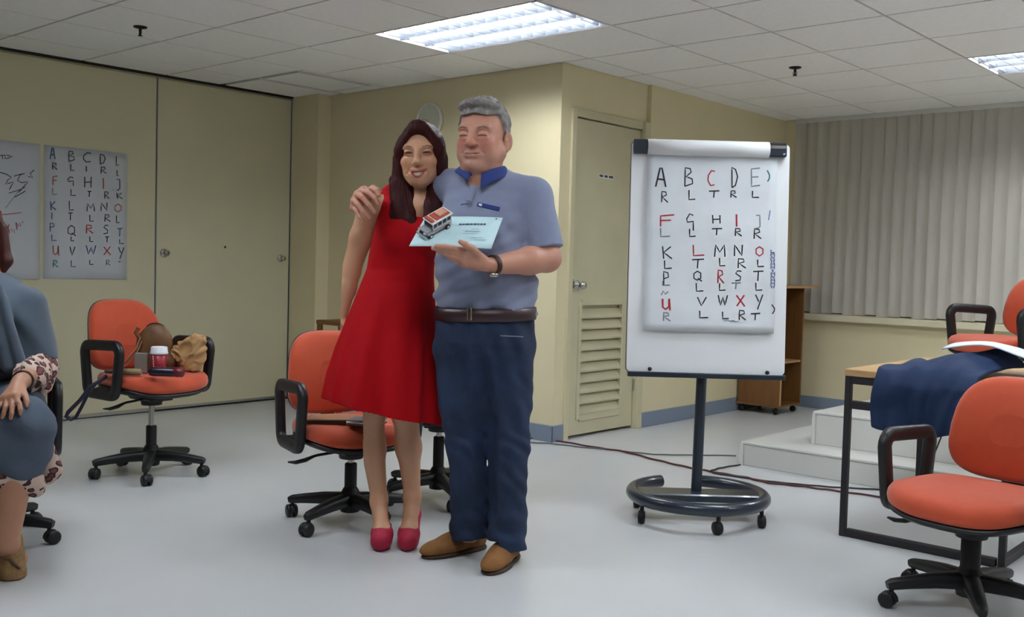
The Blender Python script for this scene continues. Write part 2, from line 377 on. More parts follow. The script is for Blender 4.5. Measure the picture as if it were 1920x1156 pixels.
# ================================================================ orange office chairs
m_orange = M('orange_upholstery', (196, 76, 40), .85, var=.05, scale=25., bump=.25, bscale=700, sheen=.3)
m_plast = M('black_plastic', (19, 20, 25), .45)
m_plast2 = M('black_matt_plastic', (15, 16, 20), .6)
CH = {}
def sup(t, n): c, s = math.cos(t), math.sin(t); return math.copysign(abs(c)**(2/n), c), math.copysign(abs(s)**(2/n), s)
def cushion(profile, hx, hy, n=3.4, seg=40, shape=None):
    b = MB(); vs = []; fs = []
    for (k, z) in profile:
        for i in range(seg):
            c, s = sup(2*PI*i/seg, n); x, y = hx*k*c, hy*k*s
            if shape: x, y, dz = shape(x, y); vs.append((x, y, z+dz))
            else: vs.append((x, y, z))
    for r in range(len(profile)-1):
        for i in range(seg): fs.append((r*seg+i, r*seg+(i+1) % seg, (r+1)*seg+(i+1) % seg, (r+1)*seg+i))
    b.add(vs, fs, True); b.add(vs[:seg], [tuple(range(seg))[::-1]], True); b.add(vs[-seg:], [tuple(range(seg))], True); return b
def chair_meshes():
    def put(n, b, m): me = b.mesh(n); me.materials.append(m); CH[n] = me
    def seatshape(x, y):   # front edge (-y) rolls down, slight dish
        dz = -.028*max(0, (-y-.10)/.13)**2-.006*(1-min(1, (x/.2)**2))
        return x*(1+.06*(-y/.23)), y, dz
    put('seat', cushion([(.955, -.002), (.99, .006), (1., .020), (.99, .036), (.95, .05), (.86, .058), (.6, .061), (.25, .060)], .238, .230, 3.2, 44, seatshape), m_orange)
    put('seat_pan', cushion([(.30, -.05), (.62, -.048), (.90, -.032), (.985, -.014), (.985, -.006), (.9, -.004)], .238, .230, 3.2, 44, seatshape), m_plast)
    def backpt(c, s, k, y):
        z = .182*k*s; t = (z+.182)/.364
        w = .216*(1-.02*t-.15*t*t)
        x = w*k*c
        return (x, y+.035*(x/.23)**2*-1+.03*math.sin(t*PI)*-1+.06*t, z)   # wraps forward at the sides, lumbar bulge
    def back(profile):
        b = MB(); seg = 44; vs = []; fs = []
        for k, y in profile:
            for i in range(seg): c, s = sup(2*PI*i/seg, 3.5); vs.append(backpt(c, s, k, y))
        for r in range(len(profile)-1):
            for i in range(seg): fs.append((r*seg+i, r*seg+(i+1) % seg, (r+1)*seg+(i+1) % seg, (r+1)*seg+i))
        b.add(vs, fs, True); b.add(vs[:seg], [tuple(range(seg))], True); b.add(vs[-seg:], [tuple(range(seg))], True); return b
    put('backrest', back([(.3, -.030), (.6, -.031), (.86, -.029), (.95, -.022), (.99, -.008), (1., .004), (.99, .012), (.9, .014)]), m_orange)
    put('back_shell', back([(.9, .012), (1.0, .010), (1.005, .016), (.96, .026), (.8, .032), (.3, .034)]), m_plast)
    put('back_bracket', MB().tube([(0, .10, -.055), (0, .22, -.055), (0, .285, -.03), (0, .30, .05), (0, .305, .18)], .018, 10, flat=(1.8, .6)), m_plast2)
    path = []
    def corner(cy, cz, r, a0, a1): return [(0, cy+r*math.cos(a0+(a1-a0)*k/5), cz+r*math.sin(a0+(a1-a0)*k/5)) for k in range(6)]
    path += corner(.105, .185, .038, 0, PI/2); path += corner(-.115, .190, .042, PI/2, PI); path += corner(-.090, .030, .042, PI, 1.5*PI); path += corner(.078, .030, .042, 1.5*PI, 2*PI)
    put('armrest', MB().tube(path, .0185, 12, closed=True, flat=(1.4, 1.0), up=(1, 0, 0)), m_plast)
    put('arm_bracket', MB().box(-.06, .0, -.05, .05, -.062, -.045, .004), m_plast2)
    put('mechanism', MB().box(-.07, .07, -.10, .11, -.085, -.045, .012).lathe([(.05, -.11), (.055, -.085)], 16), m_plast2)
    put('lever', MB().tube([(-.06, -.02, -.075), (-.16, -.03, -.082), (-.19, -.032, -.088)], .006, 8).tube([(-.18, -.032, -.086), (-.215, -.034, -.098), (-.255, -.036, -.104), (-.285, -.036, -.100)], [.008, .012, .011, .005], 10, flat=(1.3, .6)), m_plast2)
    put('hub', MB().lathe([(.03, .045), (.04, .048), (.045, .075), (.043, .12), (.034, .14), (.028, .15)], 20), m_plast2)
    put('base_leg', MB().tube([(.02, 0, .098), (.12, 0, .096), (.20, 0, .088), (.262, 0, .080), (.278, 0, .076)], [.036, .031, .026, .022, .016], 12, flat=(.85, .8)), m_plast)
    cs = MB().tube([(0, 0, .078), (0, 0, .045)], .008, 8)
    arcp = [(.008+.026*math.cos(a), 0, .027+.026*math.sin(a)) for a in np.linspace(-.2, PI+.1, 9)]
    cs.tube(arcp, .010, 8, flat=(1.0, .45)); put('caster', cs, m_plast2)
    put('wheel', MB().lathe([(.004, -.010), (.020, -.010), (.0265, -.006), (.027, 0), (.0265, .006), (.020, .010), (.004, .010)], 18, (0, 0, 0), 'y'), m_plast)
chair_meshes()
def make_chair(label, c, rz, seat_z, star, z0=0., group='orange swivel chairs', cover=.30, cr=.026):
    t = thing('office_chair', label, 'chair', (c[0], c[1], z0), rz, group)
    p = lambda n, loc=(0, 0, 0), rot=(0, 0, 0), par=t: inst(n, CH[n], par, loc, rot)
    p('seat', (0, 0, seat_z-.06)); p('seat_pan', (0, 0, seat_z-.06))
    bk = p('backrest', (0, .255, seat_z+.168), (-.02, 0, 0)); p('back_shell', (0, .255, seat_z+.168), (-.02, 0, 0)); p('back_bracket', (0, 0, seat_z-.06))
    for s in (-1, 1):
        a = p('armrest', (s*.258, .035, seat_z-.087), (0, 0, 0)); br = p('arm_bracket', (0, 0, .062), (0, 0, 0 if s > 0 else PI), a)
    p('mechanism', (0, 0, seat_z-.06)); p('lever', (0, 0, seat_z-.06))
    MB().lathe([(.014, .14), (.014, seat_z-.14)], 14).build('gas_lift', m_chrome, t)
    MB().lathe([(cr, .12), (cr, min(cover, seat_z-.155)), (cr*.85, min(cover, seat_z-.155)+.004)], 18).build('lift_cover', m_plast2, t)
    p('hub')
    for k in range(5):
        a = star+k*2*PI/5-rz
        p('base_leg', (0, 0, 0), (0, 0, a))
        q = p('caster', (.262*math.cos(a), .262*math.sin(a), 0), (0, 0, a+random.uniform(-.9, .9)))
        for s in (-1, 1): inst('wheel', CH['wheel'], q, (.012, s*.0135, .027))
    return t
R_ = math.radians
CH1 = make_chair('orange swivel chair loaded with bags and a red cup beside the partition', (-4.70, 2.567), R_(95), .525, R_(-106), cover=.245)
CH2 = make_chair('orange swivel chair with booklets on its seat behind the woman in red', (-3.297, 2.711), R_(72), .445, R_(-150), cover=.25)
CH3 = make_chair('orange swivel chair half hidden between the woman in red and the man', (-3.36, 3.29), R_(40), .49, R_(-100), cover=.29)
CH4 = make_chair('lowered orange swivel chair in front of the table with the navy jacket', (-1.036, 3.513), R_(-10), .415, R_(-137), cover=.4, cr=.032)
CH5 = make_chair('orange swivel chair standing on the white platform behind the table', (-1.66, 5.98), R_(-30), .465, R_(10), z0=.322)
CH6 = make_chair('swivel chair with black armrest under the seated woman in blue shawl', (-4.0, 1.49), R_(70), .45, R_(42))
# ================================================================ platform
m_plat = M('pale_platform_laminate', (206, 206, 200), .35, var=.03, scale=3.)
m_nos = M('pale_nosing', (208, 208, 203), .35)
pf = thing('stepped_platform', 'low white two-step platform below the window blinds', 'platform', (-2.79, 5.15, 0))
def pbox(n, x0, x1, y0, y1, z0, z1, m, bev=.003): return MB().box(x0+2.79, x1+2.79, y0-5.15, y1-5.15, z0, z1, bev).build(n, m, pf)
pbox('lower_step', -2.785, 1.6, 5.155, 7.74, 0, .122, m_plat)
pbox('lower_step_top', -2.79, 1.6, 5.15, 7.74, .122, .136, m_nos)
pbox('upper_step', -2.475, 1.6, 5.41, 7.74, .136, .308, m_plat)
pbox('upper_step_top', -2.48, 1.6, 5.405, 7.74, .308, .322, m_nos)
pbox('corner_trim', -2.483, -2.462, 5.401, 5.42, .136, .312, m_nos, .002)
pbox('corner_trim', -2.793, -2.772, 5.146, 5.165, 0, .125, m_nos, .002)
# ================================================================ wooden cabinet on casters
m_wood = M('brown_veneer', (122, 82, 40), .5, var=.16, scale=6., stretch=(6, 6, .6))
m_wood2 = M('pale_table_wood', (196, 160, 112), .45, var=.1, scale=5., stretch=(1, 8, 8))
m_edge = M('pale_edge_band', (186, 150, 104), .5)
cb = thing('rolling_cabinet', 'brown wooden open-sided cabinet on casters standing behind the flip chart', 'cabinet', (-3.735, 7.30, 0))
def cbox(n, x0, x1, y0, y1, z0, z1, m=m_wood): return MB().box(x0, x1, y0, y1, z0, z1, .002).build(n, m, cb)
cbox('side_panel', -.165, .195, -.18, -.162, .075, .985); cbox('side_panel', -.165, .195, .162, .18, .075, .985)
cbox('back_panel', -.17, -.155, -.162, .162, .075, .985)
cbox('bottom_panel', -.19, .195, -.19, .18, .06, .076); cbox('shelf', -.155, .19, -.161, .161, .40, .416, m_edge)
cbox('top_panel', -.20, .235, -.20, .36, .985, 1.005, m_edge)
cbox('edge_strip', .190, .197, -.181, -.160, .076, .985, m_edge)
for x in (-.14, .15):
    for y in (-.15, .14): MB().lathe([(.006, -.012), (.024, -.010), (.024, .010), (.006, .012)], 14, (x, y, .025), 'y').tube([(x, y, .025), (x, y, .062)], .007, 8).build('caster', m_plast2, cb)
# ================================================================ table with steel frame
m_steel = M('dark_grey_steel', (46, 45, 50), .5, metal=.2)
TX0, TX1, TY0, TY1, TZ = -1.742, -1.08, 4.085, 5.02, .712
tb = thing('table', 'wood-topped work table on square dark steel legs before the platform', 'table', (TX0, TY0, 0))
def tbox(n, x0, x1, y0, y1, z0, z1, m=m_steel, bev=.002): return MB().box(x0-TX0, x1-TX0, y0-TY0, y1-TY0, z0, z1, bev).build(n, m, tb)
tbox('table_top', TX0, TX1, TY0, TY1, TZ-.03, TZ, m_wood2, .003)
for x in (TX0+.002, TX1-.028):
    for y in (TY0+.004, TY1-.05): tbox('leg', x, x+.026, y, y+.026, 0, TZ-.03)
for y in (TY0+.006, TY1-.048):
    tbox('top_rail', TX0+.028, TX1-.037, y, y+.03, TZ-.062, TZ-.031); tbox('shelf_rail', TX0+.028, TX1-.037, y, y+.03, .545, .578)
tbox('floor_rail', TX0+.028, TX1-.037, TY0+.006, TY0+.036, .001, .034)
tbox('floor_rail', TX1-.035, TX1-.005, TY0+.039, TY1-.05, .001, .034)
for x in (TX0+.005, TX1-.035): tbox('side_rail', x, x+.03, TY0+.039, TY1-.05, TZ-.062, TZ-.031)
tbox('shelf_board', TX0+.32, TX1-.03, TY0+.04, TY1-.05, .5785, .594, m_wood2)
fo = MB().box(-.11, .11, -.16, .16, 0, .035, .01).build('handbag', M('maroon_leather', (88, 24, 30), .4)); fo.location = (-1.26, 4.30, .594); tag(fo, 'flat maroon bag lying on the shelf under the table top', 'bag')
# ================================================================ jacket and white sheet on the table
m_navy = M('navy_fabric', (13, 40, 78), .8, var=.1, scale=30., bump=.2, bscale=500)
def drape():
    b = MB(); NX, NT = 34, 44; pts = []
    for i in range(NT+1):
        t = i/NT; row = []
        for j in range(NX+1):
            s = j/NX
            back = .52-.10*s                     # length lying on the table
            hang = .235+.03*math.sin(s*2.2)-.06*s**3
            L = back+hang; d = t*L
            x = -1.60+.395*s
            wr = .007*math.sin(s*9+t*5)+.006*math.sin(s*17-t*9+1)+.004*math.sin(s*31+t*14)
            if d < back:
                y = TY0+back-d-.008; q = (back-d)/back
                lump = .080*math.exp(-((s-.78)/.22)**2)*(1-math.exp(-q*4))+.045*math.exp(-((s-.45)/.2)**2)*math.sin(min(1, q*1.3)*PI)
                z = TZ+.014+max(0, wr+.004)+lump
                x += .10*q*(s-.1)-.02*q
            else:
                h = d-back; y = TY0-.014-.02*min(1, h/.05)-abs(wr)*1.3*min(1, h/.06)-.018*max(0, math.sin(s*7.5+.6))*min(1, h/.1); z = TZ+.010-h
                x += -.012*math.sin(h*8)+(.03*(.5-s))*(h/.3)
            row.append((x, y, z))
        pts.append(row)
    return b.grid(pts)
jk = drape().build('jacket', m_navy); mod_solid(jk, .016, -1.); mod_sub(jk, 1); tag(jk, 'crumpled navy blue jacket hanging over the front edge of the table', 'jacket')
b = MB(); pts = []
for i in range(21):
    t = i/20; row = []
    for j in range(25):
        s = j/24
        x = -1.42+.62*s; y = 4.30+.36*t-.10*s
        z = TZ+.118-.092*max(0, (s-.35)/.65)**1.0+.006*math.sin(s*9)+.012*math.sin(t*3+s*4)-.03*max(0, .25-s)*2-.02*(t-.5)**2
        row.append((x, y, max(z, TZ+.012)))
    pts.append(row)
ws = b.grid(pts).build('white_sheet', M('cool_white_cloth', (214, 226, 238), .7, var=.02)); mod_solid(ws, .006); tag(ws, 'white folded sheet draped across the navy jacket on the table', 'sheet')
# ================================================================ flip chart
m_bdark = M('slate_blue_enamel', (34, 45, 60), .3, coat=.4)
m_bwhite = M('white_board', (238, 241, 243), .3)
EB = (-2.318, 3.90, 0); EF = Frame(EB)
ez = thing('flip_chart_easel', 'white flip chart board on dark pole with curved rolling base', 'flip chart', EB, YAW)
RR = .292
ring = [(RR*math.cos(a), RR*math.sin(a), .105) for a in np.linspace(R_(116), R_(116+325), 44)]
MB().tube(ring, .0285, 14).build('base_ring', m_bdark, ez)
for a in (116, 116+325): MB().lathe([(.001, -.004), (.024, -.003), (.027, 0)], 14, mat=Matrix.Translation((RR*math.cos(R_(a)), RR*math.sin(R_(a)), .105)) @ Matrix.Rotation(R_(a)+(0 if a < 200 else PI), 4, 'Z') @ Matrix.Rotation(PI/2, 4, 'X')).build('ring_end_cap', m_plast2, ez)
MB().box(-.28, .28, -.075, .06, .085, .12, .006).build('cross_plate', m_bdark, ez)
for a in (205, 277, 330, 30, 150):
    x, y = RR*math.cos(R_(a)), RR*math.sin(R_(a)); q = MB().tube([(0, 0, .085), (0, 0, .03)], .009, 8).lathe([(.006, -.016), (.027, -.013), (.0285, 0), (.027, .013), (.006, .016)], 16, (.006, 0, .0285), 'y').build('caster', m_plast2, ez); q.location = (x, y, 0); q.rotation_euler = (0, 0, R_(a*3))
pp = EF(1313, 720, .03)
MB().tube([(-.005, .012, .115), (.018, .065, 1.1)], .024, 16).build('pole', m_bdark, ez)
# board plane
TILT = R_(3.2); bc = EF(1330, 700, -.005); BO = np.array([bc[0], bc[1], bc[2]]); BX = np.array([1., 0, 0]); BU = np.array([0, math.sin(TILT), math.cos(TILT)]); BN = np.array([0, -math.cos(TILT), math.sin(TILT)])
def onboard(px, py):
    d = ray(px, py); o = EF.local(CC); dl = np.array([d@RIGHT, d@AWAY, d[2]])
    t = ((BO-o)@BN)/(dl@BN); p = o+dl*t-BO; return p@BX, p@BU
def bp(a, u, n): return BO+BX*a+BU*u+BN*n
BM = Matrix(((BX[0], BU[0], BN[0], BO[0]), (BX[1], BU[1], BN[1], BO[1]), (BX[2], BU[2], BN[2], BO[2]), (0, 0, 0, 1)))
bl_, br_ = onboard(1181, 696), onboard(1478, 703); tl_, tr_ = onboard(1179, 265), onboard(1474, 270)
x0 = (bl_[0]+tl_[0])/2; x1 = (br_[0]+tr_[0])/2; u0 = (bl_[1]+br_[1])/2; u1 = (tl_[1]+tr_[1])/2
def rrect(x0, x1, y0, y1, r, n=6):
    P = []
    for cx, cy, a in ((x1-r, y1-r, 0), (x0+r, y1-r, PI/2), (x0+r, y0+r, PI), (x1-r, y0+r, 1.5*PI)):
        P += [(cx+r*math.cos(a+PI/2*k/n), cy+r*math.sin(a+PI/2*k/n)) for k in range(n+1)]
    return P
bd = MB().prism([bp(a, u, 0) for a, u in rrect(x0, x1, u0, u1, .018)], BN*-.018).build('board', m_bwhite, ez)
MB().prism([bp(a, u, -.0185) for a, u in rrect(x0-.003, x1+.003, u0-.003, u1+.003, .02)], BN*-.006).build('board_backing', m_bdark, ez)
MB().box(x0+.004, x1, u0-.022, u0+.001, -.024, .022, .003, BM).build('pen_tray', m_bdark, ez)
for px, py in ((1218, 691), (1438, 698)):
    a, u = onboard(px, py); MB().lathe([(.001, .014), (.008, .012), (.009, .004), (.006, 0)], 12, (a, u, 0), mat=BM).build('tray_knob', m_plast2, ez)
ca, cu = onboard(1187, 264); cb_, cd = onboard(1473, 296)
MB().box(ca, cb_-.002, u1-.058, u1+.004, 0, .03, .004, BM).build('clamp_bar', m_bdark, ez)
ra, _ = onboard(1440, 280)
MB().box(ra+.004, cb_-.006, u1-.024, u1-.010, .030, .034, .002, BM).build('clamp_plate', m_chrome, ez)
MB().lathe([(.001, .036), (.006, .034), (.006, .03)], 10, (cb_-.016, u1-.048, 0), mat=BM).build('clamp_screw', m_chrome, ez)
# paper pad: hanging sheet + sheets flipped over and rolled on top of the clamp
m_sheet = M('flip_chart_paper', (220, 225, 229), .8, var=.02, scale=12.)
pa0, pu1 = onboard(1213, 294); pa1, _ = onboard(1457, 300); _, pu0 = onboard(1300, 621)
pts = []
for i in range(25):
    u = pu0+(u1-.05-pu0)*i/24; row = []
    for j in range(17):
        a = pa0+(pa1-pa0)*j/16
        n = .010+.0025*math.sin(u*13+a*5)+.002*math.sin(a*19-u*7)+.003*math.sin(u*31+a*3)*.4+(.006*(1-i/24)**3)
        row.append(bp(a, u, n))
    pts.append(row)
pd = MB().grid(pts).build('flip_chart_sheet', m_sheet, ez); mod_solid(pd, .001)
rolla, _ = onboard(1213, 280); rollb, _ = onboard(1440, 280)
prof = [(a, .020+.030*math.cos(t), -.028+.034*math.sin(t)) for a in (rolla, rollb) for t in (0,)]
pts = [[bp(a, u1-.028+.034*math.sin(t), .012+.032*math.cos(t)) for t in np.linspace(-2.0, 2.6, 16)] for a in np.linspace(rolla, rollb, 5)]
rl = MB().grid(pts).build('rolled_sheets', M('rolled_paper', (226, 228, 228), .6), ez); mod_solid(rl, .003)
# ================================================================ marker writing: pen strokes as thin ribbons on the paper
GL = {'A': [[(0, 0), (.42, 1), (.6, 1), (.95, 0)], [(.15, .42), (.8, .38)]], 'B': [[(.1, 0), (.12, 1), (.6, .95), (.7, .75), (.2, .52), (.8, .4), (.85, .15), (.1, 0)]],
 'C': [[(.9, .95), (.5, 1), (.12, .7), (.1, .35), (.4, .02), (.85, .08)]], 'D': [[(.15, 0), (.15, 1), (.6, .9), (.85, .55), (.6, .12), (.15, 0)]],
 'E': [[(.9, 1), (.1, .95), (.1, 0), (.9, .05)], [(.1, .5), (.75, .52)]], 'F': [[(1, 1), (.1, .92), (.1, 0)], [(.1, .5), (.8, .55)]],
 'G': [[(.85, .9), (.45, 1), (.1, .7), (.2, .5), (.85, .55), (.85, 0)]], 'H': [[(.08, 1), (.1, 0)], [(.9, 1), (.9, 0)], [(.1, .5), (.9, .52)]], 'I': [[(.5, 1), (.5, 0)]],
 'J': [[(.3, .98), (.8, 1), (.8, .15), (.5, 0), (.25, .05)]], 'K': [[(.1, 1), (.2, 0)], [(.85, .98), (.2, .5), (.95, 0)]], 'L': [[(.1, 1), (.12, 0), (.95, .04)]],
 'M': [[(.05, 0), (.12, 1), (.5, .4), (.88, 1), (.95, 0)]], 'N': [[(.08, 0), (.1, 1), (.85, .05), (.9, 1)]], 'O': [[(.5, 1), (.12, .75), (.12, .25), (.5, 0), (.88, .25), (.88, .75), (.5, 1)]],
 'P': [[(.12, 0), (.12, 1), (.7, .92), (.78, .6), (.15, .48)]], 'Q': [[(.5, 1), (.12, .75), (.12, .3), (.5, .12), (.85, .3), (.85, .8), (.5, 1)], [(.55, .3), (.98, 0)]],
 'R': [[(.12, 0), (.15, 1), (.7, .95), (.78, .68), (.2, .5), (.95, 0)]], 'S': [[(.85, .95), (.4, 1), (.15, .75), (.75, .4), (.7, .1), (.1, .02)]], 'T': [[(.02, .95), (.98, 1)], [(.5, .97), (.45, 0)]],
 'U': [[(.1, 1), (.12, .25), (.4, .1), (.75, .3), (.8, 1)], [(.8, 1), (.88, 0)]], 'V': [[(.08, 1), (.42, 0), (.92, 1)]], 'W': [[(.03, 1), (.25, 0), (.5, .8), (.72, 0), (.98, 1)]],
 'X': [[(.05, 1), (.95, 0)], [(.9, 1), (.05, .02)]], 'Y': [[(.08, 1), (.45, .52)], [(.92, 1), (.3, 0)]], ')': [[(.2, 1), (.8, .6), (.75, .3), (.3, 0)]], "'": [[(.7, 1), (.3, 0)]], '.': [[(.4, .1), (.6, 0)]], '~': [[(0, .3), (.3, .9), (.6, .4), (1, .8)]]}
INK = {'k': M('black_marker_ink', (28, 28, 34), .6), 'r': M('red_marker_ink', (176, 30, 44), .6), 'b': M('blue_marker_ink', (36, 78, 140), .6), 'g': M('faded_marker_ink', (120, 136, 142), .6), 't': M('teal_marker_ink', (40, 116, 124), .6), 'o': M('orange_marker_ink', (176, 92, 58), .6)}
def ribbons(strokes, to3d, nvec):
    """strokes: list of (list of px points, width in px); to3d maps px to a 3d point on the sheet"""
    b = MB()
    for pts, w in strokes:
        # resample so the pen line follows the paper
        P = [np.array(pts[0], float)]
        for a, c in zip(pts[:-1], pts[1:]):
            a, c = np.array(a, float), np.array(c, float); n = max(1, int(np.linalg.norm(c-a)/6))
            P += [a+(c-a)*k/n for k in range(1, n+1)]
        L = []
        for i, p in enumerate(P):
            t = P[min(i+1, len(P)-1)]-P[max(i-1, 0)]; t = t/(np.linalg.norm(t)+1e-9); nn = np.array([-t[1], t[0]])
            L.append([to3d(*(p+nn*w/2)), to3d(*(p-nn*w/2))])
        b.grid(L, False)
    return b
def write(items, to3d, parent, base_w):
    for it in items:
        ch, col, x0, y0, x1, y1 = it[:6]; w = it[6] if len(it) > 6 else base_w
        st = [([(x0+(x1-x0)*a+random.uniform(-.25, .25), y1+(y0-y1)*u+random.uniform(-.25, .25)) for a, u in l], w) for l in GL[ch]]
        ribbons(st, to3d, None).build('marker_letter', INK[col], parent)
S6 = 963/400
def c6(x, y): return 1160+x/S6, 240+y/S6
rows = [
 ('A', 'k', 165, 183, 213, 266, 3.2), ('B', 'k', 293, 180, 340, 264), ('C', 'r', 398, 194, 436, 262), ('D', 'k', 503, 180, 540, 270), ('E', 'g', 592, 182, 640, 264), (')', 't', 664, 192, 682, 242, 2.6),
 ('R', 'k', 188, 288, 222, 336), ('L', 'k', 312, 280, 346, 324), ('T', 'k', 405, 284, 453, 316), ('R', 'k', 500, 284, 532, 314), ('L', 'k', 598, 284, 634, 314),
 ('F', 'r', 180, 393, 248, 445, 2.6), ('G', 'k', 300, 388, 340, 464), ('H', 'k', 418, 394, 458, 432), ('I', 'r', 515, 390, 545, 446, 3.4), ('J', 'g', 608, 394, 642, 454), ("'", 'b', 668, 372, 688, 416, 1.6),
 ('L', 'g', 182, 452, 232, 490), ('L', 'k', 314, 456, 346, 490), ('T', 'k', 416, 454, 464, 484), ('R', 'k', 520, 454, 554, 488), ('R', 'k', 604, 456, 642, 500),
 ('K', 'k', 192, 534, 242, 590), ('L', 'r', 328, 528, 386, 576, 2.4), ('M', 'k', 428, 528, 480, 582), ('N', 'k', 516, 528, 560, 578), ('O', 'r', 612, 536, 652, 578),
 ('L', 'k', 202, 598, 240, 634), ('T', 'k', 328, 592, 384, 634), ('L', 'k', 450, 586, 480, 622), ('R', 'k', 532, 590, 572, 632), ('L', 'k', 620, 594, 654, 626),
 ('P', 'k', 198, 648, 230, 710), ('Q', 'k', 332, 646, 374, 692), ('R', 'r', 442, 642, 474, 700, 2.6), ('S', 'k', 520, 644, 556, 690), ('T', 'k', 602, 646, 650, 690),
 ('L', 'g', 192, 690, 232, 710), ('L', 'k', 344, 700, 382, 736), ('L', 'k', 450, 700, 482, 732), ('T', 'g', 506, 698, 550, 726), ('L', 'k', 612, 698, 646, 732), ('~', 'g', 190, 732, 222, 762),
 ('U', 'r', 192, 770, 234, 822, 3.4), ('V', 'k', 350, 762, 398, 802), ('W', 'k', 446, 754, 490, 800), ('X', 'r', 528, 754, 568, 804, 2.8), ('Y', 'k', 612, 752, 650, 818),
 ('R', 'g', 194, 832, 232, 870), ('L', 'k', 358, 824, 404, 856), ('L', 'k', 462, 828, 496, 860), ('R', 'k', 536, 822, 572, 866), ('T', 'k', 592, 836, 636, 866), (')', 'k', 684, 796, 704, 838, 2.2)]
rows = [(r[0], r[1])+c6(r[2], r[3])+c6(r[4], r[5])+tuple(r[6:]) for r in rows]
for k in range(12):   # vertical blue note along the right side
    y = 550+k*14.5; rows.append(('LMNWMMIMNMMW'[k], 'b')+c6(682, y)+c6(700, y+13)+(2.0,))
rows += [('~', 'g')+c6(500, 870)+c6(540, 876)+(1.2,), ('~', 'g')+c6(470, 866)+c6(520, 872)+(1.2,)]
def sheet3d(px, py):
    a, u = onboard(px, py); i = (u-pu0)/(u1-.05-pu0)
    n = .010+.0025*math.sin(u*13+a*5)+.002*math.sin(a*19-u*7)+.003*math.sin(u*31+a*3)*.4+(.006*(1-i)**3)
    return bp(a, u, n+.0016)
write(rows, sheet3d, pd, 2.4)
# ---------------------------------------------------------------- sheets taped to the partition
def wallsheet(y0, y1, z0, z1, label):
    pts = [[(.004+.003*math.sin(3*i+2*j*.4)*.5+(.010*(1-i/12)**4)*(j/8)**2, (y0+(y1-y0)*j/8), z0+(z1-z0)*i/12) for j in range(9)] for i in range(13)]
    o = MB().grid(pts).build('paper_sheet', m_sheet2); o.location = (XP, 0, 0); mod_solid(o, .0008); tag(o, label, 'paper sheet', 'flip chart sheets on the partition'); return o
m_sheet2 = M('wall_paper_sheet', (204, 209, 216), .8, var=.015, scale=9.)
w1 = wallsheet(2.826, 3.388, .938, 1.796, 'white flip chart sheet of alphabet letters taped to the cream partition')
w0 = wallsheet(2.235, 2.80, .933, 1.797, 'white flip chart sheet of loose sketches taped beside the alphabet sheet')
def wall3d(px, py): p = onx(px, py, XP+.009); return (p[0]-XP, p[1], p[2])
S4 = 1036/260
def c4(x, y): return x/S4, 250+y/S4
cx = [390, 530, 660, 770, 880]
r4 = [('A', 'b', 372, 108, 414, 192, 2.0), ('B', 'k', 508, 132, 566, 208), ('C', 'k', 616, 144, 688, 216), ('D', 'k', 742, 154, 796, 228), ('L', 'k', 866, 172, 890, 238),
 ('R', 'k', 388, 220, 430, 268), ('L', 'k', 526, 230, 556, 276), ('I', 'k', 640, 242, 652, 284), ('R', 'k', 750, 250, 798, 300), ('L', 'k', 872, 274, 888, 316),
 ('F', 'o', 392, 318, 430, 386, 2.0), ('G', 'k', 500, 324, 556, 392), ('H', 'k', 628, 324, 686, 404), ('I', 'r', 764, 334, 780, 414), ('J', 'k', 860, 342, 904, 424), ('.', 'k', 836, 410, 856, 422, 3),
 ('L', 'g', 388, 408, 428, 456), ('L', 'k', 526, 416, 568, 464), ('T', 'k', 654, 432, 684, 474), ('R', 'k', 778, 436, 818, 486), ('K', 'k', 868, 444, 916, 488),
 ('K', 'b', 372, 508, 420, 572, 2.0), ('L', 'k', 514, 504, 554, 572), ('M', 'k', 646, 524, 708, 582), ('N', 'k', 752, 516, 806, 578), ('O', 'o', 852, 528, 912, 586),
 ('I', 'b', 380, 592, 396, 640), ('T', 'k', 510, 592, 544, 648), ('L', 'k', 668, 608, 700, 656), ('R', 'k', 778, 606, 828, 658), ('L', 'k', 868, 612, 894, 666),
 ('P', 'b', 370, 668, 414, 732), ('Q', 'k', 500, 686, 568, 766), ('R', 'r', 640, 684, 698, 746, 2.0), ('S', 'k', 768, 684, 816, 750), ('T', 'b', 876, 708, 916, 768),
 ('L', 'b', 384, 756, 424, 800), ('L', 'k', 528, 770, 556, 802), ('L', 'k', 668, 770, 698, 808), ('T', 'k', 786, 772, 816, 812), ('L', 'b', 890, 790, 926, 824),
 ('U', 'o', 392, 838, 446, 912, 2.0), ('V', 'k', 518, 846, 564, 912), ('W', 'b', 642, 836, 718, 904), ('X', 'r', 772, 846, 830, 908), ('Y', 'k', 880, 850, 930, 938),
 ('R', 't', 394, 948, 436, 998, 2.0), ('L', 'b', 528, 948, 568, 994), ('L', 'k', 668, 946, 698, 978), ('R', 't', 790, 946, 824, 984), ('T', 'k', 884, 956, 912, 1014)]
write([(r[0], r[1])+c4(r[2], r[3])+c4(r[4], r[5])+tuple(r[6:]) for r in r4], wall3d, w1, 1.8)
sk = lambda l: [c4(*p) for p in l]
dk = [(sk([(0, 165), (40, 162), (38, 190)]), 1.6), (sk([(18, 165), (20, 192)]), 1.4), (sk([(48, 162), (95, 172), (44, 190)]), 1.4), (sk([(0, 290), (50, 305), (85, 330), (60, 345), (40, 380), (100, 362), (70, 420)]), 1.6), (sk([(105, 320), (125, 312), (185, 298), (150, 310), (130, 350), (160, 368), (210, 360), (140, 440)]), 1.5), (sk([(255, 272), (225, 300), (245, 330), (210, 322)]), 1.6), (sk([(65, 446), (150, 420), (190, 400)]), 1.3), (sk([(190, 430), (110, 476)]), 1.6), (sk([(150, 415), (40, 560)]), .8)]
for q in dk: ribbons([q], wall3d, None).build('marker_stroke', INK['k'], w0)
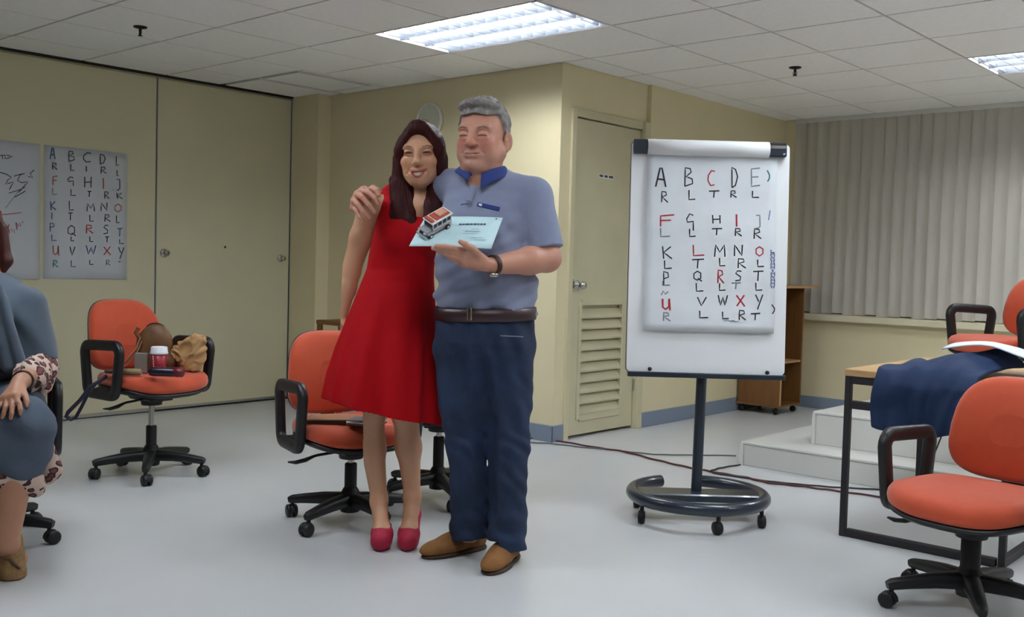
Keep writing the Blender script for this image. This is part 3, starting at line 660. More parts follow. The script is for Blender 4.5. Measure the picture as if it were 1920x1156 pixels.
rd = [(sk([(0, 575), (10, 590), (5, 630)]), 1.5), (sk([(5, 608), (80, 600), (160, 590)]), 1.3), (sk([(70, 680), (40, 720), (40, 775)]), 1.5), (sk([(60, 690), (70, 750)]), 1.5), (sk([(35, 740), (75, 725)]), 1.2), (sk([(85, 710), (90, 735), (105, 715), (108, 745)]), 1.2), (sk([(120, 665), (128, 720)]), 1.3), (sk([(120, 668), (140, 690), (124, 700)]), 1.2), (sk([(148, 668), (155, 695)]), 1.2), (sk([(168, 655), (172, 668)]), 1.4), (sk([(0, 765), (30, 740)]), .8)]
for q in rd: ribbons([q], wall3d, None).build('marker_stroke', INK['r'], w0)
# ================================================================ implicit-surface modelling for people and soft things
F32 = np.float32
def smin(a, b, k):
    if k <= 0: return np.minimum(a, b)
    h = np.maximum(k-np.abs(a-b), 0)/k; return np.minimum(a, b)-h*h*(k*.25)
def rotz(a): c, s = math.cos(a), math.sin(a); return np.array([[c, -s, 0], [s, c, 0], [0, 0, 1.]])
def rotx(a): c, s = math.cos(a), math.sin(a); return np.array([[1., 0, 0], [0, c, -s], [0, s, c]])
def roty(a): c, s = math.cos(a), math.sin(a); return np.array([[c, 0, s], [0, 1., 0], [-s, 0, c]])
class Fig:
    def __init__(s): s.p = []; s.T = None
    def _pt(s, c):
        c = np.array(c, float)
        return c if s.T is None else s.T[0]+s.T[1]@c*s.T[2]
    def _s(s): return 1. if s.T is None else s.T[2]
    def ell(s, c, r, k=.01, R=None, op='u'):
        R = np.eye(3) if R is None else R
        if s.T is not None: R = s.T[1]@R
        c = s._pt(c); r = np.array(r, float)*s._s(); k = k*s._s(); m = max(r)
        def f(x, y, z):
            x, y, z = x-c[0], y-c[1], z-c[2]
            a = (R[0, 0]*x+R[1, 0]*y+R[2, 0]*z)/r[0]; b = (R[0, 1]*x+R[1, 1]*y+R[2, 1]*z)/r[1]; d = (R[0, 2]*x+R[1, 2]*y+R[2, 2]*z)/r[2]
            k0 = np.sqrt(a*a+b*b+d*d); k1 = np.sqrt((a/r[0])**2+(b/r[1])**2+(d/r[2])**2)+1e-9
            return k0*(k0-1)/k1
        s.p.append((f, c-m, c+m, k, op)); return s
    def cap(s, a, b, r1, r2=None, k=.01, flat=None, op='u'):
        """tapered capsule; flat=(axis, factor): thinner by factor along that axis"""
        a, b = s._pt(a), s._pt(b); r2 = r1 if r2 is None else r2; r1 *= s._s(); r2 *= s._s(); k *= s._s()
        ba = b-a; L = ba@ba+1e-12
        if flat:
            n = np.array(flat[0], float); n = n if s.T is None else s.T[1]@n; n = n/np.linalg.norm(n); q = flat[1]**2-1
        def f(x, y, z):
            x, y, z = x-a[0], y-a[1], z-a[2]
            t = np.clip((x*ba[0]+y*ba[1]+z*ba[2])/L, 0, 1)
            x, y, z = x-t*ba[0], y-t*ba[1], z-t*ba[2]
            d2 = x*x+y*y+z*z
            if flat: w = x*n[0]+y*n[1]+z*n[2]; d2 = d2+q*w*w
            d = np.sqrt(d2)-(r1+(r2-r1)*t)
            return d/flat[1]**.5 if flat else d
        m = max(r1, r2); s.p.append((f, np.minimum(a, b)-m, np.maximum(a, b)+m, k, op)); return s
    def chain(s, pts, rs, k=.01, flat=None):
        for i in range(len(pts)-1): s.cap(pts[i], pts[i+1], rs[i], rs[i+1], k if i == 0 else min(k, .012), flat)
        return s
    def stack(s, rows, k=.01, mod=None, op='u', cut=True, e=2.0):
        """rows of (z, cx, cy, rx, ry); elliptical sections blended along z; mod(theta, z) scales the radius"""
        A = np.array(sorted(rows), float); z0, z1 = A[0, 0], A[-1, 0]; dr = np.gradient
        def f(x, y, z):
            zc = np.clip(z, z0, z1)
            cx, cy, rx, ry = (np.interp(zc.ravel(), A[:, 0], A[:, i]).reshape(zc.shape).astype(F32) for i in (1, 2, 3, 4))
            X, Y = (x-cx)/rx, (y-cy)/ry
            rho = np.sqrt(X*X+Y*Y) if e == 2.0 else (np.abs(X)**e+np.abs(Y)**e)**(1/e)
            if mod is not None: rho = rho/mod(np.arctan2(Y, X), z)
            d = (rho-1)*np.minimum(rx, ry)*.9
            return np.maximum(d, np.maximum(z-z1, z0-z)) if cut else d
        m = 1.25
        lo = np.array([(A[:, 1]-A[:, 3]*m).min(), (A[:, 2]-A[:, 4]*m).min(), z0]); hi = np.array([(A[:, 1]+A[:, 3]*m).max(), (A[:, 2]+A[:, 4]*m).max(), z1])
        s.p.append((f, lo, hi, k, op)); return s
    def fn(s, f, lo, hi, k=.01, op='u'): s.p.append((f, np.array(lo, float), np.array(hi, float), k, op)); return s
    def half(s, P, n, op='s', lo=(-2, -2, -1), hi=(2, 2, 3), k=.004):
        """cut away everything on the +n side of P"""
        P = s._pt(P); n = np.array(n, float); n = n/np.linalg.norm(n)
        return s.fn(lambda x, y, z: -((x-P[0])*n[0]+(y-P[1])*n[1]+(z-P[2])*n[2]), lo, hi, k, op)
    def box(s, lo, hi, h):
        lo, hi = np.array(lo, float), np.array(hi, float); n = np.ceil((hi-lo)/h).astype(int)+1
        ax = [(lo[i]+h*np.arange(n[i])).astype(F32) for i in range(3)]; D = np.full(n, 1., F32)
        for f, l, u, k, op in s.p:
            m = k+3*h+.012; sl = []
            for i in range(3):
                a = max(0, int((l[i]-m-lo[i])/h)); b = min(n[i], int((u[i]+m-lo[i])/h)+2)
                if a >= b: sl = None; break
                sl.append(slice(a, b))
            if sl is None: continue
            sl = tuple(sl); x, y, z = ax[0][sl[0]][:, None, None], ax[1][sl[1]][None, :, None], ax[2][sl[2]][None, None, :]
            d = f(x, y, z)
            if op == 'u': D[sl] = smin(D[sl], d, k)
            else: D[sl] = -smin(-D[sl], d, k)
        return surfnet(D, lo, h)
    def bounds(s, pad=.01):
        L = [p for p in s.p if p[4] == 'u']; return np.min([p[1] for p in L], 0)-pad, np.max([p[2] for p in L], 0)+pad
def surfnet(D, lo, h):
    I = D < 0; nx, ny, nz = D.shape
    c = np.zeros((nx-1, ny-1, nz-1), np.int8)
    for i in (0, 1):
        for j in (0, 1):
            for k in (0, 1): c += I[i:nx-1+i, j:ny-1+j, k:nz-1+k]
    act = (c > 0) & (c < 8); idx = np.full(act.shape, -1, np.int32); C = np.argwhere(act); n = len(C); idx[act] = np.arange(n)
    if n == 0: return np.zeros((0, 3)), np.zeros((0, 4), int)
    S = np.zeros((n, 3), np.float64); W = np.zeros(n)
    off = [(i, j, k) for i in (0, 1) for j in (0, 1) for k in (0, 1)]
    val = {o: D[C[:, 0]+o[0], C[:, 1]+o[1], C[:, 2]+o[2]] for o in off}
    for a in off:
        for ax in range(3):
            if a[ax] == 1: continue
            b = list(a); b[ax] = 1; b = tuple(b); va, vb = val[a], val[b]; m = (va < 0) != (vb < 0)
            t = np.where(m, va/np.where(m, va-vb, 1), 0)
            for q in range(3): S[:, q] += np.where(m, a[q]+(t if q == ax else 0), 0)
            W += m
    V = lo+(C+S/W[:, None])*h; Q = []
    for ax in range(3):
        o = [0, 0, 0]; o[ax] = 1
        A = I[:nx-o[0], :ny-o[1], :nz-o[2]]; B = I[o[0]:, o[1]:, o[2]:]; E = np.argwhere(A != B); u, v = [(1, 2), (2, 0), (0, 1)][ax]
        sh = np.array(act.shape); ok = (E[:, u] > 0) & (E[:, v] > 0) & (E[:, u] < sh[u]) & (E[:, v] < sh[v]); E = E[ok]
        def cell(du, dv): P = E.copy(); P[:, u] -= du; P[:, v] -= dv; return idx[P[:, 0], P[:, 1], P[:, 2]]
        q = np.stack([cell(1, 1), cell(0, 1), cell(0, 0), cell(1, 0)], 1)
        fl = ~A[E[:, 0], E[:, 1], E[:, 2]]; q[fl] = q[fl][:, ::-1]; Q.append(q)
    return V, np.concatenate(Q)
def netobj(name, parts, mat, parent=None, col=None, smooth=0):
    """parts: list of (verts, quads) joined into one mesh object"""
    V = np.concatenate([p[0] for p in parts]); n = 0; Q = []
    for v, q in parts: Q.append(q+n); n += len(v)
    Q = np.concatenate(Q)
    for _ in range(smooth):
        A = np.zeros_like(V); cnt = np.zeros(len(V))
        for i in range(4):
            a, b = Q[:, i], Q[:, (i+1) % 4]
            for q in range(3): A[:, q] += np.bincount(a, V[b, q], len(V))+np.bincount(b, V[a, q], len(V))
            cnt += np.bincount(a, minlength=len(V))+np.bincount(b, minlength=len(V))
        V = np.where(cnt[:, None] > 0, V*.5+.5*A/np.maximum(cnt, 1)[:, None], V)
    me = bpy.data.meshes.new(name); me.vertices.add(len(V)); me.vertices.foreach_set('co', V.astype(F32).ravel())
    me.loops.add(len(Q)*4); me.loops.foreach_set('vertex_index', Q.astype(np.int32).ravel())
    me.polygons.add(len(Q)); me.polygons.foreach_set('loop_start', np.arange(0, len(Q)*4, 4, dtype=np.int32)); me.polygons.foreach_set('use_smooth', np.ones(len(Q), bool))
    me.update(calc_edges=True); me.validate()
    if col is not None:
        at = me.color_attributes.new('Col', 'FLOAT_COLOR', 'POINT'); c = np.ones((len(V), 4), F32); c[:, :3] = col(V); at.data.foreach_set('color', c.ravel())
    o = bpy.data.objects.new(name, me); COL.objects.link(o); me.materials.append(mat)
    if parent: o.parent = parent
    return o
def fobj(name, fig, h, mat, parent=None, col=None, smooth=1, pad=.012):
    lo, hi = fig.bounds(pad); return netobj(name, [fig.box(lo, hi, h)], mat, parent, col, smooth)
def mixc(c, rgb, w): return c*(1-w[:, None])+np.array(lin(rgb))[None]*w[:, None]
def bumpf(x, a, b): """soft window: 1 inside a, falls to 0 at b"""; return np.clip((b-x)/(b-a), 0, 1)
# ---------------------------------------------------------------- head
def add_head(g, T, k):
    """canonical head, eyes at z=0, face towards -y; k: dict of shape choices"""
    g.T = T; w = k.get('jaw', 1.); fem = k.get('fem', False)
    g.ell((0, .014, .034), (.076, .094, .086), .01)
    g.ell((0, -.020, -.028), (.064*(.96+.04*w), .072, .086), .03)
    for s in (-1, 1):
        g.cap((s*.050*w, .005, -.052), (s*.020, -.062, -.096), .026*w, .022, .03)
        g.ell((s*.043, -.062, -.028 if not fem else -.030), (.022, .020, .019), .02)
        g.ell((s*.036*w, -.052, -.062), (.026*w, .026, .028), .02)
    g.ell((0, -.078 if not k.get('double_chin') else -.084, -.099), (.022, .018, .017), .02)
    if k.get('double_chin'): g.ell((0, -.030, -.104), (.050, .046, .024), .02)
    g.cap((-.042, -.074, .020), (.042, -.074, .020), .013 if not fem else .010, None, .02)
    ex = k.get('eye_x', .032)
    for s in (-1, 1):
        g.ell((s*ex, -.103, .002), (.019, .018, .012), .014, op='s')
        g.ell((s*ex, -.0785, .000), (.0175, .0150, .0130), .003)          # lids over the eyeball
        if k.get('bags'): g.cap((s*(ex-.012), -.087, -.015), (s*(ex+.014), -.080, -.013), .006, .005, .008)
        rb = .0045 if not fem else .0028; g.cap((s*(ex-.016), -.0885, .0165), (s*(ex+.004), -.0895, .0205), rb, rb, .008); g.cap((s*(ex+.004), -.0895, .0205), (s*(ex+.020), -.076, .017), rb, rb*.6, .008)
    n = k.get('nose', 1.); nz = k.get('nose_dz', 0.)
    g.cap((0, -.086, .010), (0, -.106, -.026+nz), .0085*n, .0115*n, .012); g.ell((0, -.109, -.033+nz), (.0135*n, .013*n, .0115*n), .008)
    for s in (-1, 1):
        g.ell((s*.0135*n, -.098, -.036+nz), (.0085*n, .0105, .008), .006); g.ell((s*.0065*n, -.108, -.0445+nz), (.0035, .005, .0032), .002, op='s')
    mz = k.get('mouth_z', -.062)
    if k.get('smile'):
        # open smile: a crescent hollow with lips round it
        g.ell((0, -.082, mz-.003), (.036, .022, .022), .012)
        N = 10; up = []; lo_ = []
        for i in range(N+1):
            t = -1+2*i/N; x = .0315*t; yy = -.1005+.020*t*t
            up.append((x, yy, mz+.0065+.0075*t*t)); lo_.append((x, yy+.001, mz-.0135+.0275*t*t))
        for i in range(N):
            for P, r in ((up, .0038), (lo_, .0046)): g.cap(P[i], P[i+1], r, r, .004)
        for i in range(1, N-1):
            a = [(up[i][j]+lo_[i][j])/2 for j in range(3)]; b = [(up[i+1][j]+lo_[i+1][j])/2 for j in range(3)]
            hh = (up[i][2]-lo_[i][2])/2-.0032; hb = (up[i+1][2]-lo_[i+1][2])/2-.0032
            if hh > .0012: g.cap((a[0], a[1]-.002, a[2]), (b[0], b[1]-.002, b[2]), max(hh, .001), max(hb, .001), .001, op='s')
        for s in (-1, 1): g.ell((s*.044, -.068, -.034), (.017, .017, .015), .014); g.cap((s*.022, -.094, -.042), (s*.041, -.080, mz-.002), .0022, .0022, .006, op='s')
    else:
        g.ell((0, -.086, mz), (.030, .016, .016), .012)
        g.ell((0, -.0985, mz+.0045), (.024, .006, .0045), .006); g.ell((0, -.0985, mz-.006), (.021, .007, .0055), .006)
        for s in (-1, 1): g.cap((0, -.1065, mz-.001), (s*.032, -.0915, mz+.004), .0022, .0018, .002, op='s'); g.cap((s*.020, -.101, -.038), (s*.037, -.082, mz+.004), .002, .002, .006, op='s')
    for s in (-1, 1):
        R = rotz(s*-.35)
        e = .0775+.0085*(w > 1.05)
        g.ell((s*e, .016, -.016), (.008, .019, .031), .004, R); g.ell((s*(e+.007), .008, -.012), (.0065, .010, .019), .002, R, op='s'); g.ell((s*(e+.001), .004, -.016), (.004, .005, .006), .003); g.ell((s*(e-.002), .006, -.043), (.007, .009, .010), .005)
    g.T = None
def head_local(V, T): return (V-T[0])@T[1]/T[2]
def face_col(V, T, skin, c):
    """skin colours laid over the figure; only things with a pigment of their own: lips, brows, lashes, flush"""
    C = np.tile(np.array(lin(skin)), (len(V), 1)); L = head_local(V, T); x, y, z = L[:, 0], L[:, 1], L[:, 2]; ax = np.abs(x)
    front = (y < -.03) & (np.abs(z) < .16) & (ax < .09)
    f = front.astype(float); ex = c.get('eye_x', .032); mz = c.get('mouth_z', -.062)
    fl = np.exp(-(((ax-.043)/.020)**2+((z+.034)/.018)**2))*f*c.get('flush', .3)+np.exp(-((x/.016)**2+((z+.034)/.014)**2))*f*c.get('nose_flush', .25)
    C = mixc(C, c.get('flush_rgb', (200, 110, 96)), np.clip(fl, 0, 1))
    # brows
    bz = np.where(ax < ex+.004, .0165+(ax-ex+.016)*.25, .0215-(ax-ex-.004)*.28)
    br = bumpf(np.abs(z-bz-c.get('brow_z', .002)), .0012, c.get('brow_w', .0042))*bumpf(np.abs(ax-ex-.002), .014, .023)*f
    C = mixc(C, c.get('brow', (60, 40, 34)), br*c.get('brow_a', .85))
    # lash lines and lids
    lz = c.get('lash_z', -.001)-8.*(ax-ex)**2
    la = bumpf(np.abs(z-lz), .0009, c.get('lash_w', .0028))*bumpf(np.abs(ax-ex), .012, .018)*f
    C = mixc(C, c.get('lash', (44, 30, 28)), la*c.get('lash_a', .9))
    if c.get('smile'):
        t = np.clip(x/.0315, -1.15, 1.15); zu = mz+.0065+.0075*t*t; zl = mz-.0135+.0275*t*t
        lip = np.maximum(bumpf(np.abs(z-zu), .0028, .0050), bumpf(np.abs(z-zl), .0034, .0060))*bumpf(ax, .030, .034)*f*(y < -.072)
        C = mixc(C, c['lip'], lip*.85)
        inn = ((z < zu-.002) & (z > zl+.002) & (ax < .030) & (y > -.101-.0) & (y < -.06)).astype(float)*f
        C = mixc(C, (150, 72, 70), inn*.9)
    else:
        lip = bumpf(np.abs(z-mz+.0005), .005, .009)*bumpf(ax, .020, .029)*f*(y < -.085); C = mixc(C, c['lip'], lip*.55)
    if c.get('stubble'): C = mixc(C, c['stubble'], bumpf(np.abs(z+.075), .03, .055)*bumpf(ax, .05, .075)*f*.22)
    return C
# ---------------------------------------------------------------- hand
def add_hand(g, wrist, knuckles, fingers, thumb, r=.0088, palm_r=.017, nrm=(0, 1, 0), kk=.004):
    """wrist point, 4 knuckle points, 4 lists of joint points for the fingers, thumb joint points rooted at the side of the palm"""
    W = np.array(wrist, float); K = [np.array(p, float) for p in knuckles]
    for p in K: g.cap(W+(p-W)*.12, p, palm_r*1.02, palm_r*.74, .012, (nrm, 1.25))
    g.cap(K[0], K[3], palm_r*.7, palm_r*.62, .008)
    for i, (p, f) in enumerate(zip(K, fingers)):
        rr = r*[1., 1.04, 1., .86][i]; P = [p]+[np.array(q, float) for q in f]; R = [rr*1.12, rr*1.0, rr*.92, rr*.78, rr*.7]
        for a in range(len(P)-1): g.cap(P[a], P[a+1], R[a], R[a+1], kk if a else .006)
    P = [np.array(q, float) for q in thumb]; R = [r*1.7, r*1.25, r*1.12, r*.86]
    for a in range(len(P)-1): g.cap(P[a], P[a+1], R[a], R[a+1], .010 if a == 0 else .004)
# ================================================================ the man
MF = Frame((-2.54, 2.76)); MV = (-2.54, 2.76, 0)
man = thing('person', 'grey-haired person in light blue polo shirt and jeans holding a certificate', 'person', MV, YAW)
T_m = (MF(905, 256, -.005), rotz(R_(-20))@rotx(R_(2)), 1.115)
mopt = dict(jaw=1.09, double_chin=True, bags=True, nose=1.1, nose_dz=.003, mouth_z=-.065, eye_x=.033, lip=(172, 96, 92), flush=.6, nose_flush=.5, flush_rgb=(202, 106, 92), brow=(96, 76, 66), brow_a=.95, brow_w=.006, lash=(80, 48, 42), lash_w=.0032, lash_a=.95, lash_z=-.004, stubble=(150, 124, 118))
gm = Fig(); add_head(gm, T_m, mopt)
H0 = T_m[0]
gm.cap(H0+np.array([.004, .022, -.06]), MF(908, 352, .015), .066, .074, .03)
gm.ell(MF(897, 318, -.02), (.058, .055, .030), .03)
# core of the body under the clothes
gm.cap(MF(908, 350, .02), MF(909, 560, .0), .085, .10, .03)
SHL, ELL, WRL = MF(1000, 368, -.01), MF(1026, 484, -.05), MF(924, 497, -.235)
SHR, ELR, WRR = MF(846, 352, .10), MF(800, 402, .32), MF(692, 372, .185)
gm.cap(SHL, MF(905, 372, .01), .05, .07, .03); gm.cap(SHR, MF(905, 372, .02), .05, .07, .03)
gm.cap(SHL, ELL, .052, .048, .02); gm.cap(ELL, ELL+(WRL-ELL)*.35, .050, .050, .02); gm.cap(ELL+(WRL-ELL)*.35, WRL, .049, .031, .02)
gm.cap(SHR, ELR, .052, .046, .02); gm.cap(ELR, ELR+(WRR-ELR)*.35, .046, .046, .02); gm.cap(ELR+(WRR-ELR)*.35, WRR, .045, .030, .02)
for hx, kx, ax in ((868, 872, 880), (945, 948, 950)):
    gm.cap(MF(hx, 610, .0), MF(kx, 800, -.02), .075, .05, .02); gm.cap(MF(kx, 800, -.02), MF(ax, 1003 if ax < 900 else 1020, .03 if ax < 900 else -.05), .05, .035, .02)
# left hand, palm up under the certificate, fingers to the photo's left
add_hand(gm, WRL+np.array([-.012, -.01, .0]), [MF(874, 470, -.325), MF(870, 477, -.318), MF(869, 486, -.312), MF(871, 494, -.300)],
  [[MF(852, 465, -.338), MF(834, 462, -.345), MF(818, 461, -.35)], [MF(846, 471, -.330), MF(828, 467, -.336), MF(812, 465, -.34)], [MF(846, 479, -.322), MF(832, 474, -.326), MF(820, 470, -.33)], [MF(852, 488, -.308), MF(842, 482, -.312), MF(834, 477, -.315)]],
  [MF(903, 484, -.285), MF(886, 466, -.335), MF(873, 458, -.356), MF(863, 453, -.362)], .0095, .023, (0, .3, 1), .003)
gm.ell(MF(893, 492, -.275), (.042, .024, .022), .02, roty(.2))
# right hand round the woman's shoulder: knuckles at the outer side of her arm, finger tips on the front
add_hand(gm, WRR+np.array([-.012, -.02, .012]), [MF(682, 357, .03), MF(671, 364, .02), MF(665, 376, .022), MF(664, 389, .03)],
  [[MF(692, 362, -.012), MF(703, 371, -.022), MF(708, 382, -.018)], [MF(680, 370, -.022), MF(692, 385, -.032), MF(702, 398, -.024)], [MF(672, 384, -.02), MF(682, 398, -.03), MF(692, 408, -.022)], [MF(669, 396, -.008), MF(675, 407, -.018), MF(682, 414, -.012)]],
  [MF(690, 362, .10), MF(699, 353, .05), MF(707, 358, .02), MF(711, 366, .008)], .0105, .023, (0, 1, .2), .002)
lo, hi = gm.bounds(.01); hz = H0[2]-.19
parts_m = [gm.box((H0[0]-.13, H0[1]-.17, hz), (H0[0]+.14, H0[1]+.16, H0[2]+.17), .0021),
           gm.box((-.24, -.15, 0.05), (.14, .2, hz+.004), .008),
           gm.box((-.25, -.42, .95), (.32, .14, hz+.002), .0032),
           gm.box((-.56, -.10, 1.05), (-.2, .34, hz+.06), .0032)]
# keep the pieces from doubling: the coarse core stays clear of the fine arm boxes by being wholly under the clothes
m_skin_m = M('ruddy_skin', (200, 150, 130), .5, vcol=True, var=.04, scale=60., bump=.08, bscale=260, sss=.15)
netobj('body', parts_m, m_skin_m, man, lambda V: face_col(V, T_m, (194, 140, 118), mopt), 1)
# hair: short, grey, swept back
def cap_hair(T, thick, front_z, side_z, back_z, noise, seedv, temple=.06):
    h = Fig(); c, R, s = T
    def f(x, y, z):
        X, Y, Z = x-c[0], y-c[1], z-c[2]
        a = (R[0, 0]*X+R[1, 0]*Y+R[2, 0]*Z)/s; b = (R[0, 1]*X+R[1, 1]*Y+R[2, 1]*Z)/s; d = (R[0, 2]*X+R[1, 2]*Y+R[2, 2]*Z)/s
        rx, ry, rz = .076+thick*.8, .094+thick, .086+thick*1.25
        k0 = np.sqrt((a/rx)**2+((b-.014)/ry)**2+((d-.034)/rz)**2); sd = (k0-1)*.085
        n = noise*(np.sin(a*150+b*60+seedv)*np.sin(b*90-d*40)+.6*np.sin(a*290+d*120)+.5*np.sin(b*230+a*80))
        sd = sd+n
        yy = np.clip((b+.030)/.05, 0, 1)                     # 0 at the forehead, 1 behind the ear
        line = front_z+(side_z-front_z)*yy+.003*np.cos(a*80)*(1-yy)
        line = np.where(b > .045, side_z+(back_z-side_z)*np.clip((b-.045)/.05, 0, 1), line)
        return np.maximum(sd, (line-d)*.7)*s
    h.fn(f, c-.16, c+.16, .004); return h
hm = cap_hair(T_m, .012, .066, -.012, -.075, .0022, 1.)
hm.T = T_m
for i, (a, b, d) in enumerate([(-.04, -.062, .098), (-.02, -.074, .104), (.0, -.078, .106), (.02, -.074, .106), (.04, -.064, .10), (-.055, -.04, .092), (.056, -.04, .092)]): hm.ell((a, b, d), (.018, .022, .012), .012, rotz(i*.7))
hm.T = None
m_hair_m = M('grey_hair', (140, 136, 134), .6, var=.4, scale=60., stretch=(1, .35, 1), bump=.7, bscale=240)
fobj('hair', hm, .0026, m_hair_m, man, None, 1)
# ---------------------------------------------------------------- polo shirt
def rows_px(F, L, vr):
    out = []
    for (y, xl, xr, v, ry) in L:
        a, b = F(xl, y, v), F(xr, y, v); out.append(((a[2]+b[2])/2, (a[0]+b[0])/2, v, (b[0]-a[0])/2, ry))
    return out
def wr(x, y, z):
    return .004*np.sin(z*55+x*30+np.sin(x*22)*1.5)+.003*np.sin(z*95-x*48)+.003*np.sin(x*60+z*20)
sh = Fig()
rows = rows_px(MF, [(596, 822, 1002, .0, .126), (584, 820, 1004, .0, .128), (560, 817, 1006, -.004, .142), (520, 815, 1006, -.008, .150), (480, 816, 1003, -.006, .146), (440, 819, 998, .0, .136), (405, 824, 1000, .005, .126), (375, 834, 1006, .012, .112), (352, 848, 996, .018, .098), (335, 868, 968, .022, .080), (324, 886, 940, .024, .066)], 0)
base_stack = Fig().stack(rows, .01).p[0][0]
sh.fn(lambda x, y, z: base_stack(x, y, z)+wr(x, y, z)*np.clip((1.38-z)*4, .15, 1), (-.25, -.2, .93), (.25, .2, 1.50), .01)
sh.cap(SHL, MF(938, 348, .015), .068, .062, .05); sh.cap(SHR, MF(880, 342, .02), .064, .058, .05)
sd = (ELL-SHL); sd = sd/np.linalg.norm(sd); se = SHL+sd*.205
slv = Fig().cap(SHL, se+sd*.06, .070, .069).p[0]
sh.fn(lambda x, y, z: np.maximum(slv[0](x, y, z), (x-se[0])*sd[0]+(y-se[1])*sd[1]+(z-se[2])*sd[2]), slv[1], slv[2], .022)
sh.cap(SHR, ELR, .070, .066, .03)
er = ELR+(ELR-SHR)*.05
sh.half(MF(911, 581, 0), (-.07, .1, -1), lo=(-.3, -.3, .8), hi=(.3, .3, 1.05), k=.003)
sh.cap(MF(905, 330, .015), MF(900, 300, -.02), .062, .066, .008, op='s')
sh.ell(MF(889, 338, -.075), (.030, .05, .026), .01, op='s')
m_polo = M('light_blue_pique', (132, 140, 168), .85, var=.04, scale=40., bump=.3, bscale=900, sheen=.2)
fobj('polo_shirt', sh, .0042, m_polo, man, None, 1)
# collar: navy stand-up flaps, V open at the front
m_collar = M('royal_blue_collar', (30, 52, 122), .75, bump=.2, bscale=700)
def collar():
    b = MB(); c = MF(905, 322, .012); pts = []
    for i in range(31):
        t = -1+2*i/30; a = -PI/2-.25+t*(PI*.93)           # angle round the neck, opening at the front-left
        rx, ry = .078, .078; fr = abs(t)**3
        px, py = c[0]+rx*math.cos(a+PI), c[1]+ry*math.sin(a+PI)
        ang = a+PI; top = c[2]+.034-.052*fr-.01*(1-abs(t)); drop = (.030+.022*fr)*(.45 if math.cos(ang) < -.2 and math.sin(ang) < .3 else 1.)
        row = []
        for k, (o, dz) in enumerate(((-.004, -.010), (0, .0), (.006, .0), (.016, -drop*.5), (.026, -drop), (.024, -drop-.002))):
            row.append((c[0]+(rx+o)*math.cos(ang), c[1]+(ry+o)*math.sin(ang)-.028*fr, top+dz))
        pts.append(row)
    return b.grid(pts)
co = collar().build('collar', m_collar, man); mod_solid(co, .004); mod_sub(co, 1)
pl = MB(); P = [MF(889, 347, -.118), MF(884, 362, -.132), MF(879, 376, -.146)]
pl.tube([p+np.array([0, .016, 0]) for p in P], .012, 8, flat=(.8, .22), up=(0, -1, 0)); pl.build('placket', m_polo, man)
def torso_front(px, py, eps=.002):
    """first point of the shirt along the view line through a pixel"""
    d = ray(px, py); o = MF.local(CC); dl = np.array([d@RIGHT, d@AWAY, d[2]]); dl = dl/np.linalg.norm(dl)
    t = np.linspace(3.0, 4.2, 1200); Q = o+dl*t[:, None]; D = np.full(len(t), 1., F32)
    for f, l, u, k, op in sh.p:
        v = f(Q[:, 0], Q[:, 1], Q[:, 2]); D = smin(D, v, k) if op == 'u' else -smin(-D, v, k)
    i = np.argmax(D < 0); return Q[i]-dl*eps
def patch(name, poly, mat, parent, n=6, eps=.002, fn=torso_front):
    """a small flat appliqué that follows the shirt; poly = 4 pixel corners TL TR BR BL"""
    A = [np.array(p, float) for p in poly]; pts = []
    for i in range(n+1):
        v = i/n; pts.append([fn(*((A[0]*(1-u)+A[1]*u)*(1-v)+(A[3]*(1-u)+A[2]*u)*v), eps) for u in np.linspace(0, 1, n+1)])
    o = MB().grid(pts).build(name, mat, parent); mod_solid(o, .002); return o
pk = patch('chest_pocket_band', [(896, 379), (938, 388), (936, 396), (894, 386)], m_collar, man)
patch('pocket_tab', [(898, 381), (904, 382.5), (903, 387), (897, 385)], M('white_thread', (214, 220, 230), .7), pk, 2, .005)
patch('chest_stitch', [(864, 382), (877, 380), (877, 382), (864, 384)], M('dull_blue_stitch', (92, 106, 150), .7), man, 3)
# ---------------------------------------------------------------- jeans
jn = Fig(); m_jean = M('indigo_denim', (28, 46, 76), .85, var=.4, scale=5., bump=.35, bscale=420)
jr = rows_px(MF, [(574, 819, 1000, .0, .130), (600, 815, 1000, .0, .136), (640, 813, 1001, .004, .142), (664, 818, 998, .008, .130), (690, 838, 980, .008, .10), (712, 868, 950, .008, .06)], 0)
jn.stack(jr, .035)
LL = [(MF(866, 660, .01), .100), (MF(867, 760, .0), .088), (MF(874, 830, -.005), .078), (MF(880, 900, .012), .072), (MF(881, 965, .03), .073), (MF(880, 1012, .032), .076)]
RL = [(MF(950, 660, -.005), .104), (MF(951, 760, -.02), .091), (MF(952, 830, -.035), .081), (MF(951, 900, -.04), .073), (MF(951, 970, -.045), .072), (MF(950, 1034, -.055), .074)]
for C_ in (LL, RL):
    for i in range(len(C_)-1): jn.cap(C_[i][0], C_[i+1][0], C_[i][1], C_[i+1][1], .03 if i == 0 else .015)
jp = jn.p; 
def jwr(x, y, z): return .0022*np.sin(z*60+x*70+y*40+2*np.sin(z*17+x*9))*np.clip((.75-np.abs(z-.25))*1.5, .2, 1)+.0045*np.sin(z*75+x*45+y*60+2*np.sin(x*30))*np.clip((.30-z)*4, 0, 1)+.0030*np.sin(x*90+z*25)*np.clip((z-.2)*3, 0, 1)-.0035*np.exp(-((z-.46)/.05)**2)*np.sin(z*110+x*50+y*50)
jn.p = [((lambda f: (lambda x, y, z: f(x, y, z)+jwr(x, y, z)))(p[0]),)+p[1:] for p in jp]
jn.cap(MF(899, 680, -.118), MF(910, 800, -.096), .020, .036, .03, op='s'); jn.cap(MF(910, 800, -.096), MF(914, 960, -.085), .036, .036, .03, op='s')
hL, hR = MF(880, 1006, .03), MF(950, 1028, -.055)
